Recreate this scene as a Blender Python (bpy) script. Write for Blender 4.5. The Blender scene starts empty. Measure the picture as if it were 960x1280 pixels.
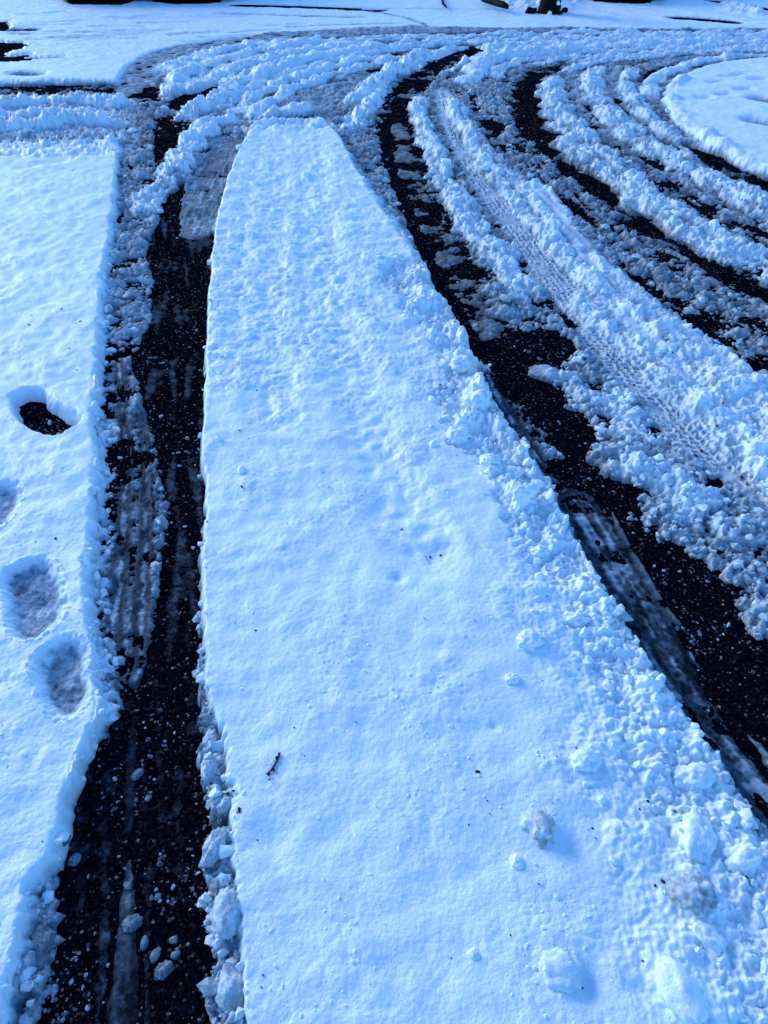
import bpy, math, random
import numpy as np
from mathutils import Vector, noise as mnoise

# ------------------------------------------------------------------ camera, sky, sun, exposure
scene = bpy.context.scene
CAM_H = 1.65
FOCAL = 960.0                      # pixels of the 960x1280 photograph
PITCH = math.atan(790.0 / 960.0)   # horizon lies 150 px above the top edge
cam_data = bpy.data.cameras.new("camera")
cam_data.sensor_fit = 'VERTICAL'
cam_data.angle = 2 * math.atan(640.0 / FOCAL)
cam_data.clip_start = 0.02
cam_data.clip_end = 3000
cam = bpy.data.objects.new("camera", cam_data)
cam.location = (0, 0, CAM_H)
cam.rotation_euler = (math.pi / 2 - PITCH, 0, 0)
scene.collection.objects.link(cam)
scene.camera = cam

SUN_EL, SUN_AZ = math.radians(19), math.radians(-48)     # azimuth from +Y (ahead), negative = to the left
world = bpy.data.worlds.new("World")
scene.world = world
world.use_nodes = True
nt = world.node_tree
nt.nodes.clear()
sky = nt.nodes.new('ShaderNodeTexSky')
sky.sky_type = 'NISHITA'
sky.sun_disc = False
sky.sun_elevation = SUN_EL
sky.sun_rotation = SUN_AZ
sky.air_density = 1.0
sky.dust_density = 0.0
sky.ozone_density = 8.5
bg = nt.nodes.new('ShaderNodeBackground')
bg.inputs['Strength'].default_value = 0.13
wo = nt.nodes.new('ShaderNodeOutputWorld')
nt.links.new(sky.outputs[0], bg.inputs[0])
nt.links.new(bg.outputs[0], wo.inputs[0])

sun_data = bpy.data.lights.new("sun", 'SUN')
sun_data.energy = 0.9
sun_data.angle = math.radians(30)
sun_data.color = (1.0, 0.99, 0.86)
sun = bpy.data.objects.new("sun", sun_data)
d = Vector((math.sin(SUN_AZ) * math.cos(SUN_EL), math.cos(SUN_AZ) * math.cos(SUN_EL), math.sin(SUN_EL)))
sun.rotation_euler = d.to_track_quat('Z', 'Y').to_euler()
sun.location = d * 50
scene.collection.objects.link(sun)

vs = scene.view_settings
vs.view_transform = 'Standard'
vs.look = 'None'
vs.exposure = 1.56
vs.gamma = 1.0
COL = scene.collection
random.seed(5)
RNG = np.random.default_rng(5)

# ------------------------------------------------------------------ ground points seen in the photograph
CT, ST = math.cos(PITCH), math.sin(PITCH)
def gp(u, v, z=0.0):
    """where the line of sight through photo pixel (u, v) meets the height z"""
    a, b = (u - 480) / FOCAL, (v - 640) / FOCAL
    t = (CAM_H - z) / (ST + b * CT)
    return (a * t, t * (CT - b * ST))
def gpl(pts, z=0.0):
    return np.array([gp(u, v, z) for u, v in pts])

# ------------------------------------------------------------------ noise
def _hash(ix, iy, seed):
    h = (ix.astype(np.uint32) * np.uint32(374761393)) ^ (iy.astype(np.uint32) * np.uint32(668265263)) ^ np.uint32((seed * 2246822519) & 0xffffffff)
    h = (h ^ (h >> np.uint32(13))) * np.uint32(1274126177)
    h = (h ^ (h >> np.uint32(16))) * np.uint32(2654435761)
    return h ^ (h >> np.uint32(15))
def _r(h):
    return (h & np.uint32(0xffff)).astype(np.float32) / 65535.0
def _r2(h):
    return (h >> np.uint32(16)).astype(np.float32) / 65535.0
def vnoise(x, y, s, seed=0):
    """gradient noise, about -1..1, feature size s"""
    x = x / s; y = y / s
    ix = np.floor(x).astype(np.int64); iy = np.floor(y).astype(np.int64)
    fx = (x - ix).astype(np.float32); fy = (y - iy).astype(np.float32)
    ux = fx * fx * fx * (fx * (fx * 6 - 15) + 10); uy = fy * fy * fy * (fy * (fy * 6 - 15) + 10)
    def g(dx, dy):
        h = _r(_hash(ix + dx, iy + dy, seed)) * 6.2831853
        return np.cos(h) * (fx - dx) + np.sin(h) * (fy - dy)
    a = g(0, 0); b = g(1, 0); c = g(0, 1); e = g(1, 1)
    return (a + (b - a) * ux + (c - a) * uy + (a - b - c + e) * ux * uy) * 1.5
def fbm(x, y, s, octv=3, seed=0):
    o = 0; amp = 1.0
    for k in range(octv):
        o = o + amp * vnoise(x, y, s / 2 ** k, seed + 17 * k); amp *= 0.5
    return o
def domes(x, y, s, seed=0):
    """overlapping rounded lumps of spacing s, 0..1"""
    x = x / s; y = y / s
    ix = np.floor(x).astype(np.int64); iy = np.floor(y).astype(np.int64)
    fx = (x - ix).astype(np.float32); fy = (y - iy).astype(np.float32)
    best = np.zeros(x.shape, np.float32)
    for dx in (-1, 0, 1):
        for dy in (-1, 0, 1):
            h = _hash(ix + dx, iy + dy, seed)
            h2 = _hash(ix + dx, iy + dy, seed + 91)
            px = dx + _r(h) - fx; py = dy + _r2(h) - fy
            rad = 0.45 + 0.5 * _r(h2); top = 0.35 + 0.65 * _r2(h2)
            v = top * (1 - (px * px + py * py) / (rad * rad))
            np.maximum(best, v, out=best)
    return best
def ss(x, a, b):
    t = np.clip((x - a) / (b - a), 0, 1)
    return t * t * (3 - 2 * t)

# ------------------------------------------------------------------ the ground grid: fine where the camera stands, coarse to the horizon
rows = [0.22]
while rows[-1] < 17.6:
    dd = rows[-1]
    rows.append(dd + min(max(0.0018, (dd * dd + CAM_H ** 2) / CAM_H * 0.00115), 0.034))
g = rows[-1]; step = 0.034
while g < 900:
    step *= 1.35; g += step; rows.append(g)
back = []; g = 0.22; step = 0.01
while g > -300:
    step *= 1.5; g -= step; back.append(g)
rows = np.array(back[::-1] + rows)
NU = 780
us = list(np.linspace(-1, 1, NU))
step = us[1] - us[0]; g = 1.0; ext = []
while g < 60:
    step *= 1.35; g += step; ext.append(g)
us = np.array([-e for e in ext[::-1]] + us + ext)
half = np.maximum(0.52 + 0.386 * np.maximum(rows, 0.1), 0.5) * 1.10 + 0.10
X = (us[None, :] * half[:, None]).astype(np.float64)
Y = np.repeat(rows[:, None], len(us), 1)
NR, NC = X.shape
X = X.ravel(); Y = Y.ravel()
N = X.size
FINE = (np.abs(X) < 12) & (Y < 19) & (Y > 0)

m = (0.05 - 0.026 * ss(Y, 9.0, 10.5)).astype(np.float32)      # mean depth of snow
a = (0.010 + 0.007 * ss(Y, 9.0, 10.5)).astype(np.float32)     # size of the lumps on it
w = np.zeros(N, np.float32)           # 0 dry snow, 1 grey slush, 2 film of melt water
dirt = np.zeros(N, np.float32)
flat = np.full(N, 0.5, np.float32)    # cap on height for trodden plates
reg = np.zeros(N, np.int16)

# warped coordinates make every outline ragged
W1 = vnoise(X, Y, 0.22, 1).astype(np.float32); W2 = vnoise(X, Y, 0.22, 2).astype(np.float32)
W3 = vnoise(X, Y, 0.06, 3).astype(np.float32); W4 = vnoise(X, Y, 0.06, 4).astype(np.float32)
W5 = vnoise(X, Y, 0.022, 5).astype(np.float32); W6 = vnoise(X, Y, 0.022, 6).astype(np.float32)

def poly_sd(poly, idx, wx, wy):
    x = X[idx] + wx; y = Y[idx] + wy
    dmin = np.full(x.shape, 1e9); inside = np.zeros(x.shape, bool)
    n = len(poly)
    for i in range(n):
        ax, ay = poly[i]; bx, by = poly[(i + 1) % n]
        ex, ey = bx - ax, by - ay
        L = ex * ex + ey * ey + 1e-12
        t = np.clip(((x - ax) * ex + (y - ay) * ey) / L, 0, 1)
        dx = x - ax - t * ex; dy = y - ay - t * ey
        dmin = np.minimum(dmin, dx * dx + dy * dy)
        c = (ay > y) != (by > y)
        with np.errstate(divide='ignore', invalid='ignore'):
            xi = ax + (y - ay) * ex / (ey if abs(ey) > 1e-12 else 1e-12)
        inside ^= c & (x < xi)
    dd = np.sqrt(dmin)
    return np.where(inside, -dd, dd)
def line_st(line, idx, wx, wy, hw):
    """distance t (signed), arc length s and half width along a smooth line"""
    x = X[idx] + wx; y = Y[idx] + wy
    dmin = np.full(x.shape, 1e9); S = np.zeros(x.shape); T = np.zeros(x.shape); H = np.zeros(x.shape)
    acc = 0.0
    for i in range(len(line) - 1):
        ax, ay = line[i]; bx, by = line[i + 1]
        ex, ey = bx - ax, by - ay
        L2 = ex * ex + ey * ey + 1e-12; L = math.sqrt(L2)
        t = np.clip(((x - ax) * ex + (y - ay) * ey) / L2, 0, 1)
        dx = x - ax - t * ex; dy = y - ay - t * ey
        q = dx * dx + dy * dy
        k = q < dmin
        dmin = np.where(k, q, dmin)
        S = np.where(k, acc + t * L, S)
        T = np.where(k, np.sign(ex * dy - ey * dx) * np.sqrt(q), T)
        H = np.where(k, hw[i] + (hw[i + 1] - hw[i]) * t, H)
        acc += L
    return T, S, H
def smooth(pts, k=5):
    p = np.array(pts, float)
    out = []
    for i in range(len(p) - 1):
        p0 = p[max(i - 1, 0)]; p1 = p[i]; p2 = p[i + 1]; p3 = p[min(i + 2, len(p) - 1)]
        for j in range(k):
            t = j / k
            out.append(0.5 * ((2 * p1) + (-p0 + p2) * t + (2 * p0 - 5 * p1 + 4 * p2 - p3) * t * t + (-p0 + 3 * p1 - 3 * p2 + p3) * t ** 3))
    out.append(p[-1])
    return np.array(out)
def near(pts, pad):
    lo = pts.min(0) - pad; hi = pts.max(0) + pad
    return np.nonzero((X > lo[0]) & (X < hi[0]) & (Y > lo[1]) & (Y < hi[1]))[0]
def warp(idx, r):
    return (r * (0.6 * W1[idx] + 0.5 * W3[idx] + 0.35 * W5[idx]), r * (0.6 * W2[idx] + 0.5 * W4[idx] + 0.35 * W6[idx]))
def blend(arr, idx, k, v):
    if v is not None:
        arr[idx] = arr[idx] * (1 - k) + v * k
REG = {}
def region(name):
    if name not in REG:
        REG[name] = len(REG)
    return REG[name]
region('ground')
def area(px, z=0.0, M=None, A=None, Wt=None, D=None, F=None, soft=0.02, rag=0.02, R=None, curve=True):
    """a patch outlined in the photograph, laid on the ground"""
    p = gpl(px, z)
    idx = near(p, soft + rag * 2 + 0.02)
    wx, wy = warp(idx, rag)
    sd = poly_sd(p, idx, wx, wy)
    k = (1 - ss(sd, -soft, soft)).astype(np.float32)
    ka = (1 - ss(sd, -4 * soft, -soft)).astype(np.float32) if (M is not None and M < 0) else k
    blend(m, idx, k, M); blend(a, idx, ka, A); blend(w, idx, ka, Wt); blend(dirt, idx, k, D); blend(flat, idx, k, F)
    if R is not None:
        reg[idx[sd < soft * 0.6]] = region(R)
    return idx, sd
def groove(px, hw, z=0.0, M=None, A=None, Wt=None, D=None, F=None, soft=0.02, rag=0.02, R=None):
    p = smooth(gpl(px, z)); hws = np.interp(np.linspace(0, 1, len(p)), np.linspace(0, 1, len(hw)), hw) if hasattr(hw, '__len__') else np.full(len(p), hw)
    idx = near(p, hws.max() + soft + rag * 2)
    wx, wy = warp(idx, rag)
    T, S, H = line_st(p, idx, wx, wy, hws)
    sd = np.abs(T) - H
    k = (1 - ss(sd, -soft, soft)).astype(np.float32)
    blend(m, idx, k, M); blend(a, idx, k, A); blend(w, idx, k, Wt); blend(dirt, idx, k, D); blend(flat, idx, k, F)
    if R is not None:
        reg[idx[sd < 0]] = region(R)
    return idx, T, S, H, k
def ridge(px, hw, peak, z=0.03, A=0.03, Wt=0.08, D=None, rag=0.03, R=None, gaps=0.35, seed=0):
    """a line of snow thrown up beside a wheel"""
    p = smooth(gpl(px, z)); hws = np.interp(np.linspace(0, 1, len(p)), np.linspace(0, 1, len(hw)), hw) if hasattr(hw, '__len__') else np.full(len(p), hw)
    idx = near(p, hws.max() + rag * 2 + 0.02)
    wx, wy = warp(idx, rag)
    T, S, H = line_st(p, idx, wx, wy, hws)
    q = np.clip(1 - (T / H) ** 2, 0, 1)
    ends = ss(S, 0, 0.15) * (1 - ss(S, S.max() - 0.15, S.max()))
    T = T + H * 0.5 * vnoise(S, S * 0 + 0.7, 0.36, 20 + seed)
    H = H * (1 + 0.40 * vnoise(S, S * 0, 0.31, 70 + seed) + 0.15 * vnoise(S, T, 0.11, 90 + seed))
    q = np.clip(1 - (T / H) ** 2, 0, 1)
    br = 1 + gaps * vnoise(S, T * 0.3, 0.14, 40 + seed) + 0.75 * vnoise(S, S * 0 + 0.3, 0.42, 50 + seed)
    br = np.clip(br, 0.12, 1.6)
    hh = (peak * (0.75 * q ** 0.85 + 0.25 * q ** 0.4) * br * (0.35 + 0.65 * ends)).astype(np.float32)
    k = ss(q, 0.0, 0.45).astype(np.float32) * np.clip(0.3 + ends, 0, 1).astype(np.float32)
    up = hh > m[idx]
    m[idx] = np.where(up & (q > 0), hh, m[idx])
    wv_ = Wt + np.clip(0.40 * vnoise(X[idx], Y[idx], 0.28, 33 + seed) + 0.15 * W3[idx], 0, 0.5).astype(np.float32)
    blend(a, idx, k, A); w[idx] = w[idx] * (1 - k) + wv_ * k; blend(flat, idx, k, 0.5)
    dirt[idx] *= (1 - 0.75 * k)
    if D is not None:
        side = ss(np.abs(T) / H, 0.35, 0.95) * (q > 0)
        dirt[idx] = np.maximum(dirt[idx], (D * side).astype(np.float32))
    if R is not None:
        reg[idx[(q > 0.02) & up]] = region(R)

exec_layers = []
# ================================================================== what lies where
# churned slush over the whole crossing
area([(-600, 110), (-100, 110), (0, 108), (100, 106), (168, 113), (172, 95), (190, 72), (230, 58), (290, 50), (340, 43), (420, 38), (520, 34),
      (620, 37), (720, 36), (820, 38), (960, 37), (1600, 36), (3500, 400), (1500, 1600), (-500, 1600), (-2500, 500)],
     M=0.015, A=0.034, Wt=0.66, D=0.22, soft=0.05, R='slush')
# rutted band across the top
area([(170, 113), (175, 95), (192, 72), (230, 59), (290, 51), (340, 44), (420, 39), (520, 35), (620, 38), (820, 39), (1500, 37), (1500, 68), (960, 66),
      (870, 75), (820, 86), (760, 74), (700, 80), (640, 95), (600, 66), (550, 76), (500, 100), (465, 135), (410, 140), (330, 146), (240, 150), (168, 122)],
     M=0.018, A=0.026, Wt=0.60, D=0.10, soft=0.1)
# left cross street
area([(-600, 118), (0, 117), (90, 118), (165, 120), (170, 135), (160, 178), (-600, 184)], z=0.02, M=0.018, A=0.036, Wt=0.4, soft=0.05)
groove([(-400, 117), (0, 113), (60, 112), (110, 112), (150, 113), (185, 118)], 0.22, M=-0.004, A=0.026, Wt=0.85, soft=0.1, rag=0.08)
# grooves of the band
groove([(170, 122), (173, 103), (184, 82), (208, 67), (250, 57), (300, 50), (350, 46), (430, 44)], [0.2, 0.2, 0.16, 0.12], M=0.006, A=0.012, Wt=0.55, soft=0.04, rag=0.02)
for px, hw in [
    ([(236, 112), (262, 94), (300, 82), (350, 71), (420, 62), (500, 55), (600, 50)], 0.13),
    ([(320, 92), (360, 81), (420, 72), (480, 64), (560, 56), (640, 50)], 0.12),
    ([(236, 127), (300, 112), (350, 101), (400, 92), (460, 80), (520, 66)], 0.13),
    ([(330, 128), (370, 112), (420, 98), (470, 88)], 0.10),
    ([(350, 56), (420, 50), (520, 44), (640, 42)], 0.12),
    ([(560, 70), (600, 58), (650, 51), (720, 47), (800, 45), (1100, 46)], 0.16),
    ([(655, 112), (672, 92), (705, 78), (760, 66), (840, 59), (1100, 55)], 0.14),
    ([(716, 112), (720, 96), (748, 82), (800, 71), (880, 63), (1100, 58)], 0.13),
    ([(765, 100), (778, 86), (820, 74), (880, 67), (1100, 61)], 0.10),
    ([(640, 68), (700, 60), (800, 53), (1000, 50)], 0.09)]:
    groove(px, hw * 1.0, M=0.004, A=0.03, Wt=0.80, D=0.25, soft=0.08, rag=0.08)
# far snow: narrow dark lines and bare patches
groove([(300, 6), (340, 7), (400, 9), (470, 12)], 0.22, z=0.02, M=-0.03, A=0.004, soft=0.05)
groove([(455, 12), (540, 13), (640, 14)], 0.06, M=0.02, A=0.01, Wt=0.4, soft=0.06)
groove([(280, 18), (340, 20), (400, 22), (450, 23)], 0.10, M=0.005, A=0.02, Wt=0.5, soft=0.1)
groove([(440, 14), (490, 20), (525, 30), (545, 40)], 0.06, M=0.012, A=0.02, Wt=0.5, soft=0.06)
groove([(360, 36), (420, 33), (500, 31)], 0.06, M=0.015, A=0.02, Wt=0.45, soft=0.06)
groove([(850, 22), (880, 24), (912, 27)], 0.20, z=0.02, M=-0.03, A=0.005, Wt=0.9, soft=0.05)
groove([(700, 8), (740, 14), (790, 24)], 0.05, M=0.02, A=0.01, Wt=0.3, soft=0.06)
groove([(760, 6), (810, 14), (870, 22)], 0.05, M=0.02, A=0.01, Wt=0.3, soft=0.06)
groove([(820, 8), (880, 16), (960, 28)], 0.05, M=0.02, A=0.01, Wt=0.3, soft=0.06)
for i in range(34):
    u0, v0 = random.uniform(20, 330), random.uniform(18, 54)
    groove([(u0, v0), (u0 + 25, v0 - random.uniform(0, 2)), (u0 + 60, v0 - random.uniform(0, 4))], random.uniform(.02, .06), M=0.006, A=0.012, Wt=random.uniform(.15, .5), soft=0.05)
area([(872, -3), (900, -1), (930, 3), (960, 8), (1300, 44), (1300, 66), (960, 15), (925, 7), (895, 2)], z=0.03, M=-0.03, A=0.0, Wt=0.5, soft=0.08, rag=0.06)
area([(-200, 52), (-20, 52), (10, 51), (28, 52), (47, 55), (30, 58), (14, 63), (0, 66), (-60, 72), (-200, 76)], z=0.02, M=-0.03, A=0.004, Wt=1.0, soft=0.08, rag=0.10)
area([(-200, 68), (0, 67), (20, 71), (38, 67), (34, 73), (78, 73.5), (40, 77), (10, 80), (-200, 84)], M=-0.010, A=0.018, Wt=0.9, D=0.6, soft=0.08, rag=0.1)
area([(-60, 27), (0, 25), (10, 26), (14, 31), (8, 38), (-60, 43)], z=0.02, M=-0.03, A=0.006, Wt=1.0, soft=0.08, rag=0.08)
groove([(20, 38), (38, 38)], 0.14, M=-0.004, A=0.01, Wt=0.9, soft=0.16)
groove([(20, 44), (38, 44)], 0.08, M=0.005, A=0.01, Wt=0.7, soft=0.12)
groove([(28, 96), (42, 97)], 0.12, M=0.0, A=0.014, Wt=0.8, soft=0.1)
# bare ground under the parked cars
area([(84, -8), (84, 1), (92, 4.5), (150, 5), (166, 1), (172, -8)], z=0.03, M=-0.03, A=0.0, soft=0.06, rag=0.03)
area([(186, -8), (192, 1), (212, 3.5), (240, 4.5), (274, 2.5), (280, -8)], z=0.03, M=-0.03, A=0.0, soft=0.06, rag=0.03)
area([(738, -8), (744, 1), (770, 3), (800, 3.5), (812, 3), (820, -8)], z=0.03, M=-0.03, A=0.0, soft=0.06, rag=0.03)
# snow heap round the tree by the road
area([(575, -8), (600, 0), (640, 9), (668, 14), (705, 14), (720, 4), (715, -8)], M=0.12, A=0.05, Wt=0.0, soft=0.35, rag=0.06)
area([(905, 6), (925, 8), (940, 13), (960, 17), (955, 20), (915, 13)], z=0.03, M=0.12, A=0.05, Wt=0.0, soft=0.25, rag=0.06)

# ridges of the band
def R_(px, hw, peak, **k):
    ridge(px, hw, peak, **k)
def fam(c1, c2, f):
    p, q = smooth(c1, 4), smooth(c2, 4)
    t = np.linspace(0, 1, 12)
    r = lambda c: np.stack([np.interp(t, np.linspace(0, 1, len(c)), c[:, k_]) for k_ in (0, 1)], 1)
    return [tuple(v_) for v_ in r(p) * (1 - f) + r(q) * f]
OUT_ = [(186, 112), (198, 92), (224, 75), (262, 64), (310, 55), (380, 48), (470, 43), (600, 41)]
IN_ = [(330, 150), (350, 130), (385, 113), (425, 99), (465, 86), (505, 74), (560, 64), (640, 56)]
for c1, c2, fs in [(OUT_, IN_, (.10, .22, .32, .42, .52, .63, .73, .84))]:
    for f in fs:
        groove(fam(c1, c2, f), 0.055, M=-0.004, A=0.02, Wt=1.0, D=0.3, soft=0.05, rag=0.07)
for f, lo, hi, hw, pk, nm_ in [(0.03, 2, 9, .20, .05, 'ridge_outer'), (.17, 0, 11, .16, .07, 'ridge_second'), (.27, 1, 11, .08, .04, None), (.37, 0, 12, .15, .07, 'ridge_third'), (.47, 2, 12, .08, .045, None),
                               (.58, 0, 10, .16, .085, 'ridge_big'), (.68, 1, 12, .09, .05, None), (.78, 0, 9, .12, .06, None), (.90, 0, 12, .10, .05, None)]:
    R_(fam(OUT_, IN_, f)[lo:hi], hw, pk, seed=int(f * 100), A=0.026, Wt=0.05, D=0.15, **({'R': nm_} if nm_ else {}))
R_([(228, 147), (250, 135), (275, 125), (298, 114)], 0.16, 0.085, R='ridge_big', seed=3, A=0.045, D=0.3)
R_([(238, 161), (262, 154), (290, 150), (308, 150)], 0.10, 0.06, R='ridge_big', seed=4)
R_([(325, 149), (345, 142), (370, 137), (400, 136)], 0.12, 0.065, R='ridge_top', seed=5)
R_([(430, 162), (448, 146), (462, 132), (470, 122)], 0.11, 0.085, R='ridge_mid', seed=7, A=0.05)
R_([(438, 128), (460, 118), (485, 110)], 0.10, 0.07, R='ridge_mid', seed=8)
R_([(455, 112), (490, 92), (515, 78), (532, 66)], 0.15, 0.08, R='ridge_mid', seed=9, A=0.05)
FAR_ = [(430, 48), (540, 44), (650, 41), (760, 40), (900, 39), (1200, 39)]
MID_ = [(588, 104), (596, 84), (640, 70), (730, 62), (850, 57), (1200, 54)]
NEAR_ = [(722, 104), (738, 88), (780, 77), (850, 69), (950, 63), (1200, 59)]
for f in (.06, .19, .31, .44, .56, .69, .82):
    groove(fam(FAR_, MID_, f), 0.06, M=-0.003, A=0.02, Wt=0.95, D=0.2, soft=0.06, rag=0.08)
for f in (.1, .3, .5, .7, .9):
    groove(fam(MID_, NEAR_, f), 0.05, M=-0.002, A=0.02, Wt=0.95, D=0.2, soft=0.05, rag=0.07)
for f, lo, hi, hw, pk in [(.0, 0, 12, .10, .045), (.12, 2, 12, .07, .035), (.25, 0, 12, .12, .05), (.38, 1, 12, .07, .035), (.5, 0, 11, .12, .05), (.62, 1, 12, .08, .04), (.76, 0, 12, .12, .06), (.88, 3, 12, .08, .04), (1.0, 0, 8, .15, .075)]:
    R_(fam(FAR_, MID_, f)[lo:hi], hw, pk, seed=60 + int(f * 100), A=0.026, Wt=0.10)
for f, lo, hi, hw, pk in [(.2, 1, 12, .10, .045), (.4, 3, 12, .08, .035), (.6, 4, 12, .09, .04), (.8, 2, 12, .08, .035)]:
    R_(fam(MID_, NEAR_, f)[lo:hi], hw, pk, seed=160 + int(f * 100), A=0.026, Wt=0.15)
area([(168, 118), (182, 108), (205, 112), (200, 128), (178, 130)], M=-0.008, A=0.03, Wt=0.9, D=0.4, soft=0.10, rag=0.06, R='slush')
area([(206, 134), (222, 120), (244, 116), (268, 106), (276, 112), (262, 124), (246, 136), (226, 142)], M=-0.02, A=0.03, Wt=0.95, D=0.4, soft=0.10, rag=0.06, R='slush')
area([(195, 150), (215, 145), (232, 150), (225, 170), (205, 185)], M=-0.014, A=0.03, Wt=0.9, D=0.3, soft=0.08, rag=0.05, R='slush')
# cross street ridges
R_([(-300, 130), (0, 129), (60, 125), (120, 127), (166, 130)], 0.13, 0.085, R='cross_far', seed=20, A=0.045)
R_([(-300, 144), (0, 142), (70, 139), (130, 138)], 0.11, 0.06, seed=21)
R_([(-300, 160), (0, 160), (50, 157), (100, 152), (148, 153)], 0.11, 0.085, R='cross_near', seed=22, A=0.04)

# slushy half of the left wheel track
area([(147, 180), (185, 180), (205, 205), (190, 250), (188, 300), (196, 350), (190, 400), (180, 445), (118, 452), (128, 350), (138, 280)], M=0.012, A=0.030, Wt=0.62, D=0.15, soft=0.03, rag=0.03, R='slush')
area([(118, 445), (160, 445), (172, 500), (190, 545), (212, 600), (206, 680), (196, 740), (182, 800), (165, 860), (126, 872), (112, 760), (108, 680), (118, 600)],
     M=0.002, A=0.030, Wt=0.70, F=0.007, soft=0.05, rag=0.03, R='slush')
# bare asphalt of the left wheel track
area([(192, 160), (215, 165), (240, 205), (228, 250), (226, 292), (245, 292), (266, 285), (268, 300), (260, 400), (256, 470), (252, 560), (254, 640), (250, 720), (250, 800), (255, 880), (262, 960),
      (266, 1040), (262, 1120), (268, 1200), (274, 1300), (280, 1400), (30, 1400), (45, 1290), (62, 1220), (70, 1150), (66, 1100), (82, 1030), (100, 960), (118, 915), (135, 870), (175, 860), (192, 790), (205, 700),
      (212, 630), (196, 560), (180, 500), (165, 450), (190, 400), (192, 350), (183, 320), (200, 275), (205, 245), (195, 205)],
     M=-0.03, A=0.006, Wt=1.0, soft=0.014, rag=0.018)
area([(12, 1250), (30, 1195), (40, 1150), (36, 1110), (60, 1085), (70, 1120), (74, 1180), (60, 1240), (45, 1300), (0, 1300)], M=0.010, A=0.028, Wt=0.78, D=0.1, soft=0.02, rag=0.03, R='crust_left')
# smeared ice patch beside the strip
idx, T, S, H, k = groove([(292, 180), (280, 205), (266, 235), (256, 262), (244, 292)], [0.16, 0.17, 0.16, 0.11], M=0.007, A=0.002, Wt=0.72, soft=0.02, rag=0.015, R='smear')
m[idx] += (k * 0.003 * vnoise(S, T, 0.016, 71) * 0).astype(np.float32)
st = vnoise(S * 0.06, T, 0.018, 72)
m[idx] += (k * 0.0035 * st).astype(np.float32); w[idx] += (k * 0.30 * -st).astype(np.float32)
R_([(256, 156), (240, 178), (226, 200), (212, 222)], [0.13, 0.12], 0.075, A=0.04, seed=23, R='ridge_smear')
R_([(216, 212), (200, 230), (186, 248), (176, 268)], [0.12, 0.10], 0.03, A=0.04, Wt=0.3, seed=24)
# streak of thin ice on the asphalt
def film(px, hw, lvl, wt, seed, amp=0.004, R='slush', cell=0.05):
    idx, T, S, H, k = groove(px, hw, A=0.0012, rag=0.012, soft=0.025)
    n = vnoise(S * 0.10, T, 0.020, seed) + 0.8 * vnoise(X[idx], Y[idx], cell, seed + 1) + 0.5 * vnoise(X[idx], Y[idx], cell * 0.3, seed + 2)
    prof = np.clip(1 - (T / H) ** 2, 0, 1) * k
    m[idx] = np.where(k > 0.02, m[idx] * (1 - k) + (0.0016 + lvl * 0.3 + 0.0012 * n) * k, m[idx]).astype(np.float32)
    dirt[idx] *= (1 - k)
    tgt = np.clip(2.0 - (2.0 - wt) * prof * (1.0 + 0.9 * n), 0.5, 2.0)
    w[idx] = (w[idx] * (1 - k) + tgt * k).astype(np.float32)
    reg[idx[k > 0.4]] = region('film')
film([(150, 455), (158, 560), (156, 640), (150, 720), (143, 800), (136, 930)], [0.012, 0.02, 0.022, 0.01], 0.000, 0.55, 80)
film([(180, 520), (184, 640), (180, 720), (176, 800), (166, 960)], [0.008, 0.018, 0.018, 0.006], -0.001, 0.6, 83)
film([(160, 1080), (158, 1150), (156, 1220), (150, 1330)], [0.025, 0.05], 0.000, 1.3, 86)
film([(170, 900), (165, 960), (160, 1040)], 0.03, -0.004, 1.7, 89)

# crumbled foot of the left bank
groove([(142, 250), (132, 330), (124, 430), (119, 500), (123, 560), (120, 620), (113, 700), (118, 780), (128, 850), (124, 905), (102, 950), (84, 1010)], [0.03, 0.045, 0.05, 0.045, 0.03], M=0.012, A=0.042, Wt=0.30, soft=0.035, rag=0.05, R='slush')
# left snow bank
area([(-700, 186), (0, 184), (80, 181), (147, 176), (145, 230), (138, 290), (130, 340), (126, 400), (122, 450), (117, 500), (121, 560), (118, 620), (111, 680),
      (110, 730), (115, 780), (121, 830), (126, 870), (120, 905), (100, 940), (88, 985), (74, 1040), (52, 1085), (30, 1110), (33, 1150), (28, 1200), (14, 1245), (-5, 1300), (-40, 1400), (-900, 1400)],
     z=0.05, M=0.058, A=0.018, Wt=0.0, D=0.0, soft=0.022, rag=0.016, R='bank')
area([(-300, 176), (0, 176), (80, 175), (150, 172), (150, 192), (80, 196), (0, 196), (-300, 200)], z=0.05, M=0.05, A=0.026, Wt=0.02, soft=0.08, rag=0.06)
groove([(30, 210), (45, 207), (62, 203), (80, 199)], 0.05, z=0.05, M=0.045, soft=0.06)
# thin smears of melt water and slush along the bare tracks
bare = (m < -0.008) & FINE & (Y < 6.5) & (Y > 0.3)
ib = np.nonzero(bare)[0]
gr = vnoise(X[ib] + 0.22 * Y[ib], Y[ib], 0.045, 131) * 0.5 + vnoise((X[ib] + 0.22 * Y[ib]) * 1.0, Y[ib] * 0.12, 0.040, 132) + 0.5 * vnoise(X[ib], Y[ib], 0.45, 133) + 0.35 * vnoise(X[ib], Y[ib], 0.012, 134)
kb = ss(gr, 0.25, 1.1)
sel = ib[kb > 0.01]
m[sel] = 0.0014 + 0.001 * kb[kb > 0.01]; a[sel] = 0.0; w[sel] = 2.0 - 0.75 * kb[kb > 0.01]; dirt[sel] = 0
reg[sel] = region('film')
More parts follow.
